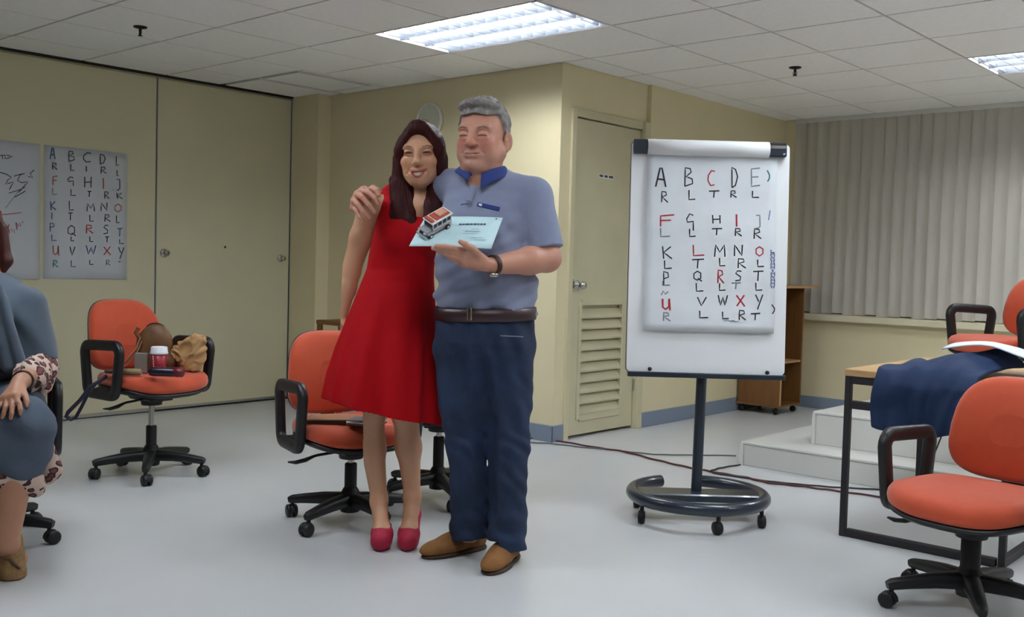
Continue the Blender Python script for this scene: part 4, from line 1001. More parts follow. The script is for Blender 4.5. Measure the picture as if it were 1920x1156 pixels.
jn.half(hL-np.array([0, 0, .004]), (.12, -.1, -1), lo=(-.22, -.2, -.1), hi=(.005, .2, .2)); jn.half(hR-np.array([0, 0, .004]), (.06, -.1, -1), lo=(.005, -.25, -.1), hi=(.2, .2, .2))
jn.half(MF(909, 574, 0), (0, 0, 1), lo=(-.3, -.3, .9), hi=(.3, .3, 1.2))
fobj('jeans', jn, .0046, m_jean, man, None, 1)
def jean_front(px, py, eps=.002):
    d = ray(px, py); o = MF.local(CC); dl = np.array([d@RIGHT, d@AWAY, d[2]]); dl = dl/np.linalg.norm(dl)
    t = np.linspace(3.2, 4.2, 1000); Q = o+dl*t[:, None]; D = np.full(len(t), 1., F32)
    for f, l, u, k, op in jn.p:
        if op == 'u': D = smin(D, f(Q[:, 0], Q[:, 1], Q[:, 2]), k)
    i = np.argmax(D < 0); return Q[i]-dl*eps
m_stitch = M('tan_denim_stitch', (112, 118, 138), .7)
patch('pocket_seam', [(938, 628), (981, 630), (981, 632), (938, 630)], m_stitch, man, 8, .0015, jean_front)
# belt
bz = MF(909, 587, 0)[2]; bt = MB(); pts = []
for i in range(49):
    a = 2*PI*i/48; cx, rx, ry = MF(910, 587, 0)[0], .1835, .1385
    dz = .010*math.cos(a-.4)*.6
    pts.append([(cx+(rx+o)*math.cos(a), (ry+o)*math.sin(a), bz+dz+h) for o, h in ((0, -.023), (.006, -.021), (.008, 0), (.006, .021), (0, .023))])
be = bt.grid(pts).build('belt', M('dark_brown_leather', (52, 30, 34), .4, bump=.1, bscale=200), man); mod_solid(be, .004)
for px in (877, 883):
    p = jean_front(px, 588, .012); MB().box(p[0]-.0035, p[0]+.0035, p[1]-.008, p[1]+.004, p[2]-.024, p[2]+.026, .002).build('belt_keeper', m_chrome, man)
# shoes
m_suede = M('tan_suede', (136, 92, 48), .9, var=.12, scale=30., bump=.3, bscale=500); m_sole = M('dark_sole', (62, 44, 34), .7)
def mshoe(heel, toe, label):
    h, t = np.array(heel, float), np.array(toe, float); d = t-h; L = np.linalg.norm(d[:2]); d = d/L; s = np.array([-d[1], d[0], 0.])
    Rz = np.array([[d[0], s[0], 0], [d[1], s[1], 0], [0, 0, 1.]]); P = lambda a, b, z: h+d*a+s*b+np.array([0, 0, z])
    g = Fig()
    g.ell(P(L*.18, 0, .045), (.055, .040, .050), .02, Rz); g.ell(P(L*.16, 0, .085), (.050, .044, .03), .02, Rz)
    g.ell(P(L*.45, 0, .045), (.085, .044, .042), .03, Rz); g.ell(P(L*.70, .003, .034), (.085, .047, .030), .03, Rz); g.ell(P(L*.88, .002, .028), (.055, .036, .022), .02, Rz)
    g.half(P(0, 0, .014), (0, 0, -1), lo=(-1, -1, -.1), hi=(1, 1, .2))
    o = fobj('shoe', g, .004, m_suede, man, None, 1); o['label'] = label
    q = Fig(); q.ell(P(L*.2, 0, .0), (.062, .042, .04), .02, Rz); q.ell(P(L*.7, .003, .0), (.098, .050, .03), .04, Rz); q.cap(P(L*.3, 0, 0), P(L*.6, 0, 0), .040, .044, .02)
    q.half(P(0, 0, .016), (0, 0, 1), lo=(-1, -1, -.1), hi=(1, 1, .2)); q.half(P(0, 0, .0005), (0, 0, -1), lo=(-1, -1, -.1), hi=(1, 1, .2), k=.001)
    fobj('sole', q, .005, m_sole, o, None, 0)
L_ = lambda px, py: MF.local(onz(px, py))
tl = L_(796, 1046); hl = L_(908, 1027); mshoe(hl+np.array([.0, .015, 0]), tl, 'tan suede shoe'); trr = L_(914, 1077); hr = L_(966, 1046)+np.array([-.004, .045, 0]); mshoe(hr, trr, 'tan suede shoe')
# wrist watch
wd = (WRL-ELL)/np.linalg.norm(WRL-ELL); wq = Vector(wd).to_track_quat('Z', 'Y').to_matrix().to_4x4(); wq.translation = Vector(WRL-wd*.004)
MB().lathe([(.0335, -.011), (.036, -.010), (.0365, 0), (.036, .010), (.0335, .011)], 28, mat=wq, caps=False).build('watch_strap', M('brown_watch_strap', (58, 28, 26), .5), man)
wc = WRL-wd*.004+np.array([.0, -.012, -.034]); MB().lathe([(.001, -.008), (.016, -.008), (.019, -.004), (.019, .004), (.016, .007), (.001, .007)], 24, tuple(wc)).build('watch_case', m_chrome, man)
# ---------------------------------------------------------------- certificate and toy jeepney, resting on the hand
cBL, cBR, cTL, cTR = MF(767, 461, -.335), MF(921, 466, -.315), MF(797, 407, -.205), MF(943, 408, -.185)
ct = thing('certificate', 'pale blue certificate sheet held flat in the raised hand', 'certificate', MV, YAW)
ex_, ey_ = cBR-cBL, ((cTL-cBL)+(cTR-cBR))/2; nn = np.cross(ex_, ey_); nn = nn/np.linalg.norm(nn)
pts = [[cBL*(1-u)*(1-v)+cBR*u*(1-v)+cTL*(1-u)*v+cTR*u*v+nn*(.004*math.sin(u*PI)) for u in np.linspace(0, 1, 9)] for v in np.linspace(0, 1, 7)]
cs_ = MB().grid(pts).build('sheet', M('pale_blue_card', (190, 220, 226), .55), ct); mod_solid(cs_, .0016)
def onpaper(px, py, lift=.0025):
    d = ray(px, py); o = MF.local(CC); dl = np.array([d@RIGHT, d@AWAY, d[2]]); t = ((cBL-o)@nn)/(dl@nn); p = o+dl*t
    G_ = np.array([[ex_@ex_, ex_@ey_], [ex_@ey_, ey_@ey_]]); u, v = np.linalg.solve(G_, np.array([(p-cBL)@ex_, (p-cBL)@ey_])); u, v = np.clip(u, 0, 1), np.clip(v, 0, 1)
    return cBL*(1-u)*(1-v)+cBR*u*(1-v)+cTL*(1-u)*v+cTR*u*v+nn*(.004*math.sin(u*PI)+lift)
def pquad(b, x0, y0, x1, y1, sk=0): b.grid([[onpaper(x0, y0), onpaper(x1, y0)], [onpaper(x0+sk, y1), onpaper(x1+sk, y1)]], False)
xs = 861.
for wdt in (7, 5, 9, 6, 8, 5, 6, 6):
    t1 = MB(); pquad(t1, xs, 421.6, xs+wdt-1, 424.2, -1); t1.build('printed_word', M('dark_blue_print', (44, 62, 84), .7), ct); xs += wdt
t2 = MB(); pquad(t2, 930, 412, 933, 414); t2.build('printed_mark', M('dark_blue_print', (0, 0, 0)), ct)
for (x0, y0, x1) in ((884, 431, 898), (872, 435, 900), (868, 439, 896), (884, 447, 906), (888, 451, 912)):
    t3 = MB(); pquad(t3, x0, y0, x1, y0+1.1, -.5); t3.build('printed_line', M('faint_print', (164, 190, 198), .7), ct)
# jeepney
def jeep():
    c = onpaper(815, 431, .0); f = onpaper(794, 442, 0)-onpaper(838, 417, 0); f = f-nn*(f@nn); f = f/np.linalg.norm(f); s = np.cross(nn, f)
    Mx = Matrix(((f[0], s[0], nn[0], c[0]), (f[1], s[1], nn[1], c[1]), (f[2], s[2], nn[2], c[2]), (0, 0, 0, 1)))
    t = thing('toy_jeepney', 'small silver toy jeepney with red roof standing on the certificate', 'toy', MV, YAW)
    silver = M('toy_silver', (186, 188, 196), .3, metal=.55); red = M('toy_red_roof', (176, 78, 62), .5); dk = M('toy_dark', (24, 22, 28), .4); wh = M('toy_white', (226, 226, 224), .4)
    def B(n, x0, x1, y0, y1, z0, z1, m, par=t, bev=.0015): return MB().box(x0, x1, y0, y1, z0, z1, bev, Mx).build(n, m, par)
    B('body', -.058, .030, -.024, .024, .012, .032, silver); B('chassis', -.055, .055, -.018, .018, .008, .014, dk)
    B('bonnet', .030, .060, -.018, .018, .014, .030, silver); B('grille', .060, .063, -.014, .014, .014, .027, dk); B('bumper', .062, .068, -.024, .024, .009, .015, silver)
    B('windscreen_frame', .026, .031, -.023, .023, .032, .052, silver); B('windscreen', .0305, .032, -.019, .019, .034, .050, dk)
    for y in (-1, 1):
        for x in (-.056, -.036, -.014, .008): B('roof_post', x, x+.004, y*.022-.0015, y*.022+.0015, .031, .052, silver, t, .0005)
        w = B('window_opening', -.052, .010, y*.0215-.0008, y*.0215+.0008, .034, .048, dk, t, 0)
        B('side_stripe', -.050, .026, y*.0243-.0006, y*.0243+.0006, .019, .022, red, t, 0)
        B('mudguard', .028, .056, y*.022-.006, y*.022+.006, .016, .022, silver)
        for x in (.043, -.036):
            wl_ = MB().lathe([(.002, -.005), (.0095, -.005), (.0105, -.002), (.0105, .002), (.0095, .005), (.002, .005)], 16, (x, y*.024, .0105), 'y', mat=Mx).build('wheel', dk, t)
            MB().lathe([(.001, -.0056), (.005, -.0056), (.005, .0056), (.001, .0056)], 12, (x, y*.024, .0105), 'y', mat=Mx).build('hub_cap', wh, wl_)
        MB().lathe([(.001, .0645), (.004, .0645), (.004, .061)], 10, (0, y*.013, .024), 'x', mat=Mx).build('headlamp', wh, t)
    B('roof', -.062, .036, -.026, .026, .052, .057, wh); rk = B('roof_rack', -.054, .012, -.020, .020, .057, .061, red)
    B('roof_load', -.045, -.006, -.014, .014, .0605, .067, M('toy_pink', (206, 150, 128), .6)); B('roof_sign', .020, .034, -.020, .020, .057, .064, red)
jeep()
# ================================================================ the woman in red
WV = (-2.89, 2.64, 0); WF = Frame(WV)
wom = thing('person', 'smiling person with long dark hair in red sleeveless dress and red pumps', 'person', WV, YAW)
T_w = (WF(790, 290.5, -.03), rotz(R_(-4))@roty(R_(-3)), 1.04)
wopt = dict(fem=True, jaw=.93, nose=.95, mouth_z=-.0745, nose_dz=-.004, eye_x=.0335, smile=True, lip=(146, 50, 52), flush=.35, nose_flush=.15, flush_rgb=(206, 128, 104), brow=(70, 46, 38), brow_w=.0032, brow_a=.9, lash=(34, 22, 22), lash_w=.0060, lash_a=.95, lash_z=.0005)
gw = Fig(); add_head(gw, T_w, wopt); HW = T_w[0]
gw.cap(HW+np.array([0, .02, -.06]), WF(790, 372, .02), .048, .054, .03)
gw.cap(WF(728, 384, .03), WF(828, 384, .06), .048, .048, .04)                      # shoulder girdle
gw.cap(WF(790, 390, -.02), WF(772, 470, .0), .070, .065, .04); gw.cap(WF(765, 470, .0), WF(752, 600, .01), .080, .09, .04)
for sx in (752, 806): gw.ell(WF(sx, 442, -.06), (.05, .045, .05), .03)
wSR, wER, wWR = WF(698, 380, .03), WF(657, 510, .05), WF(639, 594, .02)
gw.cap(wSR, wSR+(wER-wSR)*.5, .050, .044, .03); gw.cap(wSR+(wER-wSR)*.5, wER, .044, .037, .02); gw.cap(wER, wER+(wWR-wER)*.35, .037, .035, .02); gw.cap(wER+(wWR-wER)*.35, wWR, .035, .023, .02)
wSL, wEL, wWL = WF(836, 384, .09), WF(850, 498, .15), WF(905, 520, .17)
gw.chain([wSL, wEL, wWL], [.045, .037, .025], .03)
add_hand(gw, wWR, [WF(640, 622, .005), WF(636, 623, .015), WF(631, 622, .028), WF(627, 619, .040)],
  [[WF(641, 636, .0), WF(640, 645, .002), WF(638, 652, .006)], [WF(637, 638, .010), WF(636, 648, .012), WF(634, 656, .016)], [WF(632, 637, .024), WF(631, 646, .026), WF(630, 653, .030)], [WF(628, 632, .036), WF(627, 640, .038), WF(627, 646, .04)]],
  [WF(643, 604, .005), WF(649, 614, -.012), WF(650, 624, -.018), WF(648, 631, -.018)], .0080, .0165, (1, 0, 0), .003)
add_hand(gw, wWL, [WF(915, 510, .175), WF(917, 516, .175), WF(917, 522, .175), WF(915, 528, .175)], [[WF(922+i, 508+6*i, .17), WF(930+i, 508+6*i, .165), WF(936, 509+6*i, .16)] for i in range(4)], [WF(908, 512, .17), WF(912, 502, .165), WF(916, 496, .165), WF(920, 493, .165)], .008, .016, (0, 1, 0), .003)
# legs and feet
legs = []
for kn, mid, an, toe in (((696, 770), (699, 838), (711, 935), (712, 1024)), ((760, 770), (766, 838), (773, 928), (763, 1024))):
    tx = WF.local(onz(toe[0], 1033)); A = WF(*an, .035); K = WF(*kn, .01); Md = WF(*mid, .035)
    gw.cap(WF(kn[0]+3, 640, .01), K, .080, .052, .025); gw.cap(K, Md, .0515, .0480, .03); gw.cap(Md, A, .0480, .0315, .03)
    heel = A+np.array([.002, .040, -.075]); ball = np.array([tx[0], tx[1]+.055, .062]); tip = np.array([tx[0], tx[1]+.012, .048])
    gw.cap(A, heel+np.array([0, -.01, .02]), .031, .026, .02); gw.cap(A+np.array([0, -.012, -.02]), ball, .030, .030, .025); gw.cap(heel, ball, .024, .030, .02); gw.cap(ball+np.array([-.012, 0, 0]), tip+np.array([-.004, 0, 0]), .024, .018, .015); gw.cap(ball+np.array([.012, 0, 0]), tip+np.array([.004, 0, 0]), .024, .018, .015)
    legs.append((A, heel, ball, tip, tx))
hzw = HW[2]-.155
pw = [gw.box((HW[0]-.11, HW[1]-.15, hzw), (HW[0]+.11, HW[1]+.14, HW[2]+.15), .0020),
      gw.box((-.26, -.19, .62), (.30, .26, hzw+.004), .0042),
      gw.box((-.16, -.20, .02), (.12, .16, .624), .0042)]
m_skin_w = M('tan_skin', (190, 140, 112), .48, vcol=True, var=.03, scale=60., bump=.05, bscale=260, sss=.15)
netobj('body', pw, m_skin_w, wom, lambda V: face_col(V, T_w, (196, 148, 116), wopt), 1)
# eyes and teeth
def hp(p): return T_w[0]+T_w[1]@np.array(p, float)*T_w[2]
for s in (-1, 1):
    e = Fig(); e.T = T_w; e.ell((s*.0335, -.0805, -.0006), (.0140, .0155, .0050), .001); e.T = None
    fobj('eye', e, .0012, M('dark_eye', (34, 22, 20), .15), wom, None, 1, .004)
b = MB()
Nt = 8
for i in range(Nt):
    t0, t1 = -.93+1.86*i/Nt+.01, -.93+1.86*(i+1)/Nt-.01
    q = []
    for t in (t0, t1):
        y = -.0992+.020*t*t; q.append((.0315*t, y, -.0745+.0065+.0075*t*t-.0015)); q.append((.0315*t, y+.001, max(-.0745-.0125+.0265*t*t+.0028, -.0745-.0085+.010*t*t)))
    o = MB().prism([hp(q[0]), hp(q[2]), hp(q[3]), hp(q[1])], T_w[1]@np.array([0, .004, 0])).build('tooth', M('teeth', (232, 226, 208), .25), wom)
# hair: crown shell parted to both sides, straight locks over the shoulders
hw = Fig(); hw.T = T_w
hw.ell((0, .016, .034), (.084, .102, .089), .01)
hw.ell((0, .060, -.045), (.084, .058, .11), .03)
for s in (-1, 1): hw.ell((s*.070, -.014, -.02), (.022, .050, .085), .02); hw.cap((s*.012, -.062, .090), (s*.066, -.050, .010), .026, .022, .03)
hw.ell((0, -.105, -.035), (.066, .095, .100), .010, op='s')          # face opening
hw.ell((0, -.118, .030), (.060, .062, .048), .010, op='s')
hw.T = None
def lock(pts, rs, fl): hw.chain(pts, rs, .02, fl)
FT = ((0, 1, 0), 1.6)
lock([WF(753, 300, -.035), WF(750, 350, -.055), WF(749, 400, -.085), WF(757, 436, -.11)], [.034, .036, .034, .012], FT)
lock([WF(757, 330, -.02), WF(765, 375, -.06), WF(768, 415, -.10), WF(778, 440, -.125)], [.036, .030, .024, .010], FT)
lock([WF(742, 340, .0), WF(744, 390, -.05), WF(741, 420, -.085)], [.028, .024, .010], FT)
lock([WF(822, 300, -.035), WF(823, 350, -.05), WF(817, 390, -.085), WF(806, 420, -.11)], [.034, .034, .030, .014], FT)
lock([WF(815, 350, -.045), WF(808, 385, -.09), WF(798, 410, -.115)], [.026, .024, .012], FT)
hw.cap(WF(790, 330, .09), WF(790, 420, .12), .075, .07, .03)
hp0 = hw.p
def strand(x, y, z): return .0006*np.sin(x*260+6*np.sin(z*14))+.0005*np.sin(x*520+y*260+4*np.sin(z*9))
hw.p = [((lambda f: (lambda x, y, z: f(x, y, z)+strand(x, y, z)))(p[0]) if p[4] == 'u' else p[0],)+p[1:] for p in hp0]
m_hair_w = M('dark_auburn_hair', (60, 24, 25), .52, var=.4, scale=40., stretch=(7, 4, .25), bump=.35, bscale=60, spec=.12)
fobj('hair', hw, .0028, m_hair_w, wom, None, 1)
# ---------------------------------------------------------------- dress
m_dress = M('red_crepe', (172, 0, 14), .8, var=.05, scale=25., bump=.15, bscale=700, spec=.2)
dr = rows_px(WF, [(362, 722, 842, .06, .055), (380, 712, 842, .05, .090), (405, 709, 838, .03, .115), (430, 703, 830, .005, .132), (455, 697, 822, .0, .128), (480, 692, 816, .005, .112), (505, 688, 814, .01, .108), (525, 680, 814, .01, .112), (560, 667, 816, .005, .128), (600, 652, 818, .0, .146), (650, 634, 820, -.005, .170), (700, 620, 821, -.01, .190), (745, 613, 821, -.012, .204), (770, 612, 822, -.012, .208), (800, 612, 822, -.014, .212)], 0)
zb, zw = min(r[0] for r in dr), WF(750, 515, 0)[2]
def fold(th, z):
    t = np.clip((zw-z)/(zw-zb), 0, 1)**1.1
    return 1+t*(.085*np.cos(7*th+1.2)+.06*np.cos(11*th+2.1)+.015*np.cos(17*th))
fs = Fig().stack(dr, .01, fold).p[0]
def hem(x, y, z): return zb-.004-z          # hem, higher towards her right side
dg = Fig()
dg.fn(fs[0], fs[1], fs[2], .01)
for sx in (752, 803): dg.ell(WF(sx, 440, -.082), (.060, .052, .060), .035)
for sx in (735, 822): dg.cap(WF(sx, 362, .03), WF(sx, 395, -.03), .030, .032, .03); dg.cap(WF(sx, 362, .03), WF(sx, 395, .09), .030, .032, .03)
dg.ell(WF(787, 366, -.05), (.062, .10, .085), .015, op='s')           # neckline
dg.cap(wSR+np.array([-.03, 0, .03]), wSR+(wER-wSR)*.28+np.array([-.012, 0, 0]), .052, .050, .012, op='s')       # armhole
dr_in = [(z, cx, cy, rx-.010, ry-.010) for z, cx, cy, rx, ry in dr if z < zw-.1]
lo_ = min(r[0] for r in dr_in); i0 = [r for r in dr_in if r[0] == lo_][0]
dr_in.append((lo_-.05,)+i0[1:])
fi = Fig().stack(dr_in, .01, fold).p[0]; dg.fn(fi[0], fi[1]-.03, fi[2], .004, 's')
dg.half(WF(716, 770, 0), (-.20, -.08, -1), lo=(-.4, -.4, .3), hi=(.4, .4, .75), k=.003)
fobj('dress', dg, .0045, m_dress, wom, None, 2)
# ---------------------------------------------------------------- pumps
m_pump = M('crimson_suede', (168, 22, 58), .7, var=.06, scale=30., bump=.15, bscale=500)
for A, heel, ball, tip, tx in legs:
    g = Fig(); up = np.array([0, 0, 1.])
    g.cap(ball+np.array([0, .0, -.006]), tip+np.array([0, -.004, -.006]), .040, .029, .015); g.ell(tip+np.array([0, .012, -.012]), (.038, .045, .030), .015)
    g.cap(heel+np.array([0, .008, -.01]), ball+np.array([0, .01, -.014]), .030, .040, .02); g.cap(heel+np.array([0, .012, .02]), heel+np.array([0, .010, -.02]), .027, .028, .012)
    g.half(np.array([0, ball[1]-.006, ball[2]+.020]), (0, .42, .9), lo=(-.3, -.3, -.1), hi=(.3, .3, .3), k=.004) if False else None
    # opening for the instep
    g.cap(heel+np.array([0, -.01, .045]), ball+np.array([0, .002, .034]), .026, .030, .006, op='s')
    g.cap(ball+np.array([0, -.05, -.052]), ball+np.array([0, .04, -.048]), .034, .034, .01, op='u') if False else None
    # platform and stiletto heel
    q = Fig(); q.ell(np.array([tx[0], tx[1]+.045, .016]), (.038, .062, .030), .01)
    for o_ in (g, q): pass
    g.ell(np.array([tx[0], tx[1]+.045, .020]), (.038, .060, .026), .015)
    g.cap(heel+np.array([0, .016, -.02]), np.array([heel[0], heel[1]+.012, .006]), .020, .007, .012)
    g.half(np.array([0, 0, .0005]), (0, 0, -1), lo=(-.4, -.4, -.1), hi=(.4, .4, .1), k=.001)
    fobj('pump', g, .0034, m_pump, wom, None, 1)
# ================================================================ the seated woman, partly out of frame
SV = (-4.0, 1.49, 0); SF = Frame(SV)
sit = thing('person', 'seated person in blue-grey shawl and skirt with leopard print cuff and hem', 'person', SV, YAW)
T_s = (SF(-43, 438, .02), rotz(R_(24)), 1.0)
sopt = dict(fem=True, jaw=.97, mouth_z=-.064, lip=(150, 80, 76), brow=(60, 40, 34), lash=(40, 28, 26))
gs = Fig(); add_head(gs, T_s, sopt)
gs.cap(T_s[0]+np.array([0, .02, -.06]), SF(-25, 530, .03), .05, .056, .03)
gs.cap(SF(-60, 560, .03), SF(20, 560, .03), .06, .06, .03); gs.cap(SF(-22, 560, .03), SF(-36, 720, .03), .10, .12, .04)
KL, KR = SF(44, 800, -.37), SF(-75, 806, -.46)
hipL, hipR = np.array([.09, .03, .54]), np.array([-.10, .0, .54])
AL, AR = SF(6, 1012, -.42), SF(-95, 1040, -.50)
for h_, k_, a_ in ((hipL, KL, AL), (hipR, KR, AR)):
    gs.cap(h_, k_, .085, .062, .03); gs.cap(k_, a_+(k_-a_)*.55, .060, .055, .03); gs.cap(a_+(k_-a_)*.55, a_, .058, .050, .03)
    tt_ = SF.local(onz(*((18, 1088) if a_ is AL else (-78, 1100)))); gs.cap(a_, np.array([tt_[0], tt_[1]+.06, .055]), .040, .030, .02)
sSL, sEL, sWL = SF(52, 572, .02), SF(74, 692, -.02), SF(38, 716, -.34)
gs.chain([sSL, sEL], [.052, .045], .03); gs.cap(sEL, sWL, .043, .029, .02)
sSR, sER, sWR = SF(-95, 575, .03), SF(-120, 690, .0), SF(-60, 740, -.28)
gs.chain([sSR, sER, sWR], [.052, .043, .028], .03)
add_hand(gs, sWL, [SF(30, 742, -.43), SF(22, 746, -.435), SF(13, 748, -.435), SF(5, 747, -.43)],
  [[SF(36, 757, -.455), SF(38, 767, -.465), SF(38, 776, -.465)], [SF(23, 763, -.465), SF(22, 774, -.475), SF(20, 784, -.475)], [SF(10, 764, -.465), SF(7, 774, -.475), SF(4, 783, -.475)], [SF(-1, 761, -.455), SF(-6, 769, -.465), SF(-9, 777, -.465)]],
  [SF(40, 727, -.36), SF(47, 741, -.40), SF(50, 752, -.42), SF(50, 761, -.43)], .0085, .018, (0, .8, .6), .003)
add_hand(gs, sWR, [SF(-54+7*i, 770, -.36) for i in range(4)], [[SF(-52+8*i, 782, -.39), SF(-51+8*i, 790, -.395), SF(-50+8*i, 796, -.39)] for i in range(4)], [SF(-66, 756, -.30), SF(-72, 770, -.33), SF(-72, 778, -.34), SF(-70, 784, -.345)], .0085, .018, (0, .8, .6), .003)
lo, hi = gs.bounds(.01)
netobj('body', [gs.box(lo, hi, .0046)], M('brown_skin', (176, 128, 104), .5, vcol=True, var=.03, scale=60., sss=.1), sit, lambda V: face_col(V, T_s, (176, 128, 102), sopt), 1)
hs = cap_hair(T_s, .016, .060, -.05, -.13, .001, 2.); hs.T = T_s
hs.ell((0, .07, -.06), (.085, .05, .11), .02)
for s in (-1, 1): hs.cap((s*.080, .0, .02), (s*.098, -.005, -.10), .024, .022, .02); hs.cap((s*.098, -.005, -.10), (s*.092, -.01, -.135), .022, .012, .02)
hs.T = None
fobj('hair', hs, .005, M('maroon_brown_hair', (66, 22, 20), .4, var=.3, scale=40., stretch=(6, 3, .3), bump=.3, bscale=80), sit)
# shawl
m_shawl = M('blue_grey_shawl', (68, 82, 96), .85, var=.08, scale=14., bump=.25, bscale=500, sheen=.2)
ss = Fig()
srow = rows_px(SF, [(512, -50, 8, .03, .07), (524, -66, 30, .03, .095), (540, -88, 52, .03, .115), (560, -102, 68, .025, .13), (590, -112, 79, .02, .142), (640, -118, 85, .01, .15), (690, -118, 87, .0, .155), (735, -114, 84, .0, .155)], 0)
fs2 = Fig().stack(srow).p[0]
def sfold(x, y, z): d = z-.0*x; return .008*np.sin(x*34+z*26+1.2)*np.clip((1.02-z)*3, 0, 1)+.004*np.sin(x*70+z*48)+.004*np.sin((x+z)*40)
ss.fn(lambda x, y, z: fs2[0](x, y, z)+sfold(x, y, z), fs2[1], fs2[2], .01)
ss.cap(sSL, sEL+np.array([.0, -.01, .03]), .066, .064, .05); ss.cap(sSR, sER, .066, .06, .05)
ss.half(SF(40, 690, -.1), (.55, -.35, -1), lo=(-.02, -.4, .3), hi=(.4, .02, .8), k=.01)
ss.half(SF(0, 728, 0), (0, 0, -1), lo=(-.5, -.4, .3), hi=(.5, .4, .8))
for i in range(3): ss.cap(SF(-36+16*i, 532, -.085), SF(-10+26*i, 690, -.15), .013, .020, .018)
fobj('shawl', ss, .0055, m_shawl, sit)
# leopard cloth
m_leo = bpy.data.materials.new('leopard_print'); m_leo.use_nodes = True; nt = m_leo.node_tree; pb = nt.nodes['Principled BSDF']; pb.inputs['Roughness'].default_value = .8
tc = nt.nodes.new('ShaderNodeTexCoord'); vo = nt.nodes.new('ShaderNodeTexVoronoi'); vo.inputs['Scale'].default_value = 34; vo.inputs['Randomness'].default_value = .9; nz_ = nt.nodes.new('ShaderNodeTexNoise'); nz_.inputs['Scale'].default_value = 30; ad = nt.nodes.new('ShaderNodeMixRGB'); ad.inputs[0].default_value = .03
nt.links.new(tc.outputs['Object'], ad.inputs[1]); nt.links.new(nz_.outputs['Color'], ad.inputs[2]); nt.links.new(tc.outputs['Object'], nz_.inputs[0]); nt.links.new(ad.outputs[0], vo.inputs['Vector'])
cr_ = nt.nodes.new('ShaderNodeValToRGB'); cr_.color_ramp.interpolation = 'CONSTANT'; E_ = cr_.color_ramp.elements; E_[0].position = 0; E_[0].color = lin((120, 62, 60))+(1,); E_[1].position = .30; E_[1].color = lin((52, 30, 34))+(1,)
e = E_.new(.48); e.color = lin((196, 172, 158))+(1,)
nt.links.new(vo.outputs['Distance'], cr_.inputs[0]); nt.links.new(cr_.outputs[0], pb.inputs['Base Color'])
cu = Fig(); a_, b_ = sEL+np.array([.004, -.012, .0]), sEL+(sWL-sEL)*.52
cu.cap(a_, b_, .064, .054, .02)
cu.cap(SF(78, 676, -.03), SF(70, 735, -.04), .044, .040, .03)
cu.p = [((lambda f: (lambda x, y, z: f(x, y, z)+.005*np.sin(x*90+z*60)+.004*np.sin(y*90-z*80)))(p[0]),)+p[1:] for p in cu.p]
fobj('sleeve_cuff', cu, .005, m_leo, sit)
# skirt
sk_ = Fig()
for h_, k_ in ((hipL, KL), (hipR, KR)): sk_.cap(h_, k_, .115, .086, .05)
sk_.cap(KL, KR, .075, .075, .05)
sk_.cap(KL, SF(48, 862, -.38), .086, .078, .04); sk_.cap(KR, SF(-80, 880, -.46), .086, .088, .04); sk_.cap(SF(40, 850, -.38), SF(-75, 862, -.45), .07, .07, .04)
sk_.cap(np.array([.10, .05, .5]), SF(70, 805, -.24), .09, .062, .04)
sk_.p = [((lambda f: (lambda x, y, z: f(x, y, z)+.006*np.sin(x*45+z*22)+.003*np.sin(z*70+x*30)))(p[0]),)+p[1:] for p in sk_.p]
sk_.half(np.array([0, 0, .454]), (0, 0, -1), lo=(-.3, -.12, .2), hi=(.3, .4, .6))
fobj('skirt', sk_, .0055, M('blue_grey_skirt', (74, 86, 102), .85, var=.08, scale=12., bump=.2, bscale=500), sit)
hm_ = Fig(); hm_.cap(SF(88, 830, -.28), SF(94, 880, -.28), .022, .040, .02, ((0, 1, 0), 1.3)); hm_.cap(SF(94, 880, -.28), SF(90, 897, -.28), .036, .020, .02)
hm_.cap(SF(34, 885, -.40), SF(60, 908, -.38), .052, .040, .03, ((0, 1, 0), 1.3)); hm_.cap(SF(62, 905, -.38), SF(70, 918, -.37), .038, .022, .02); hm_.cap(SF(34, 888, -.40), SF(-75, 910, -.46), .050, .05, .03)
fobj('skirt_hem', hm_, .005, m_leo, sit)
MB().lathe([(.031, -.006), (.036, -.005), (.037, 0), (.036, .005), (.031, .006)], 24, mat=Matrix.Translation(Vector(sWL+(sEL-sWL)*.12)) @ Vector(sEL-sWL).to_track_quat('Z', 'Y').to_matrix().to_4x4(), caps=False).build('bracelet', M('black_bangle', (22, 20, 22), .3), sit)
bx_ = sWL+(sEL-sWL)*.12+np.array([.016, -.034, .008]); MB().lathe([(.001, -.005), (.010, -.004), (.011, 0), (.010, .004), (.001, .005)], 14, tuple(bx_), 'y').build('bracelet_charm', M('gold', (214, 170, 110), .25, metal=.9), sit)
rg = SF(34, 755, -.452); MB().lathe([(.010, -.003), (.0115, 0), (.010, .003)], 16, tuple(rg), caps=False).build('ring', m_chrome, sit)
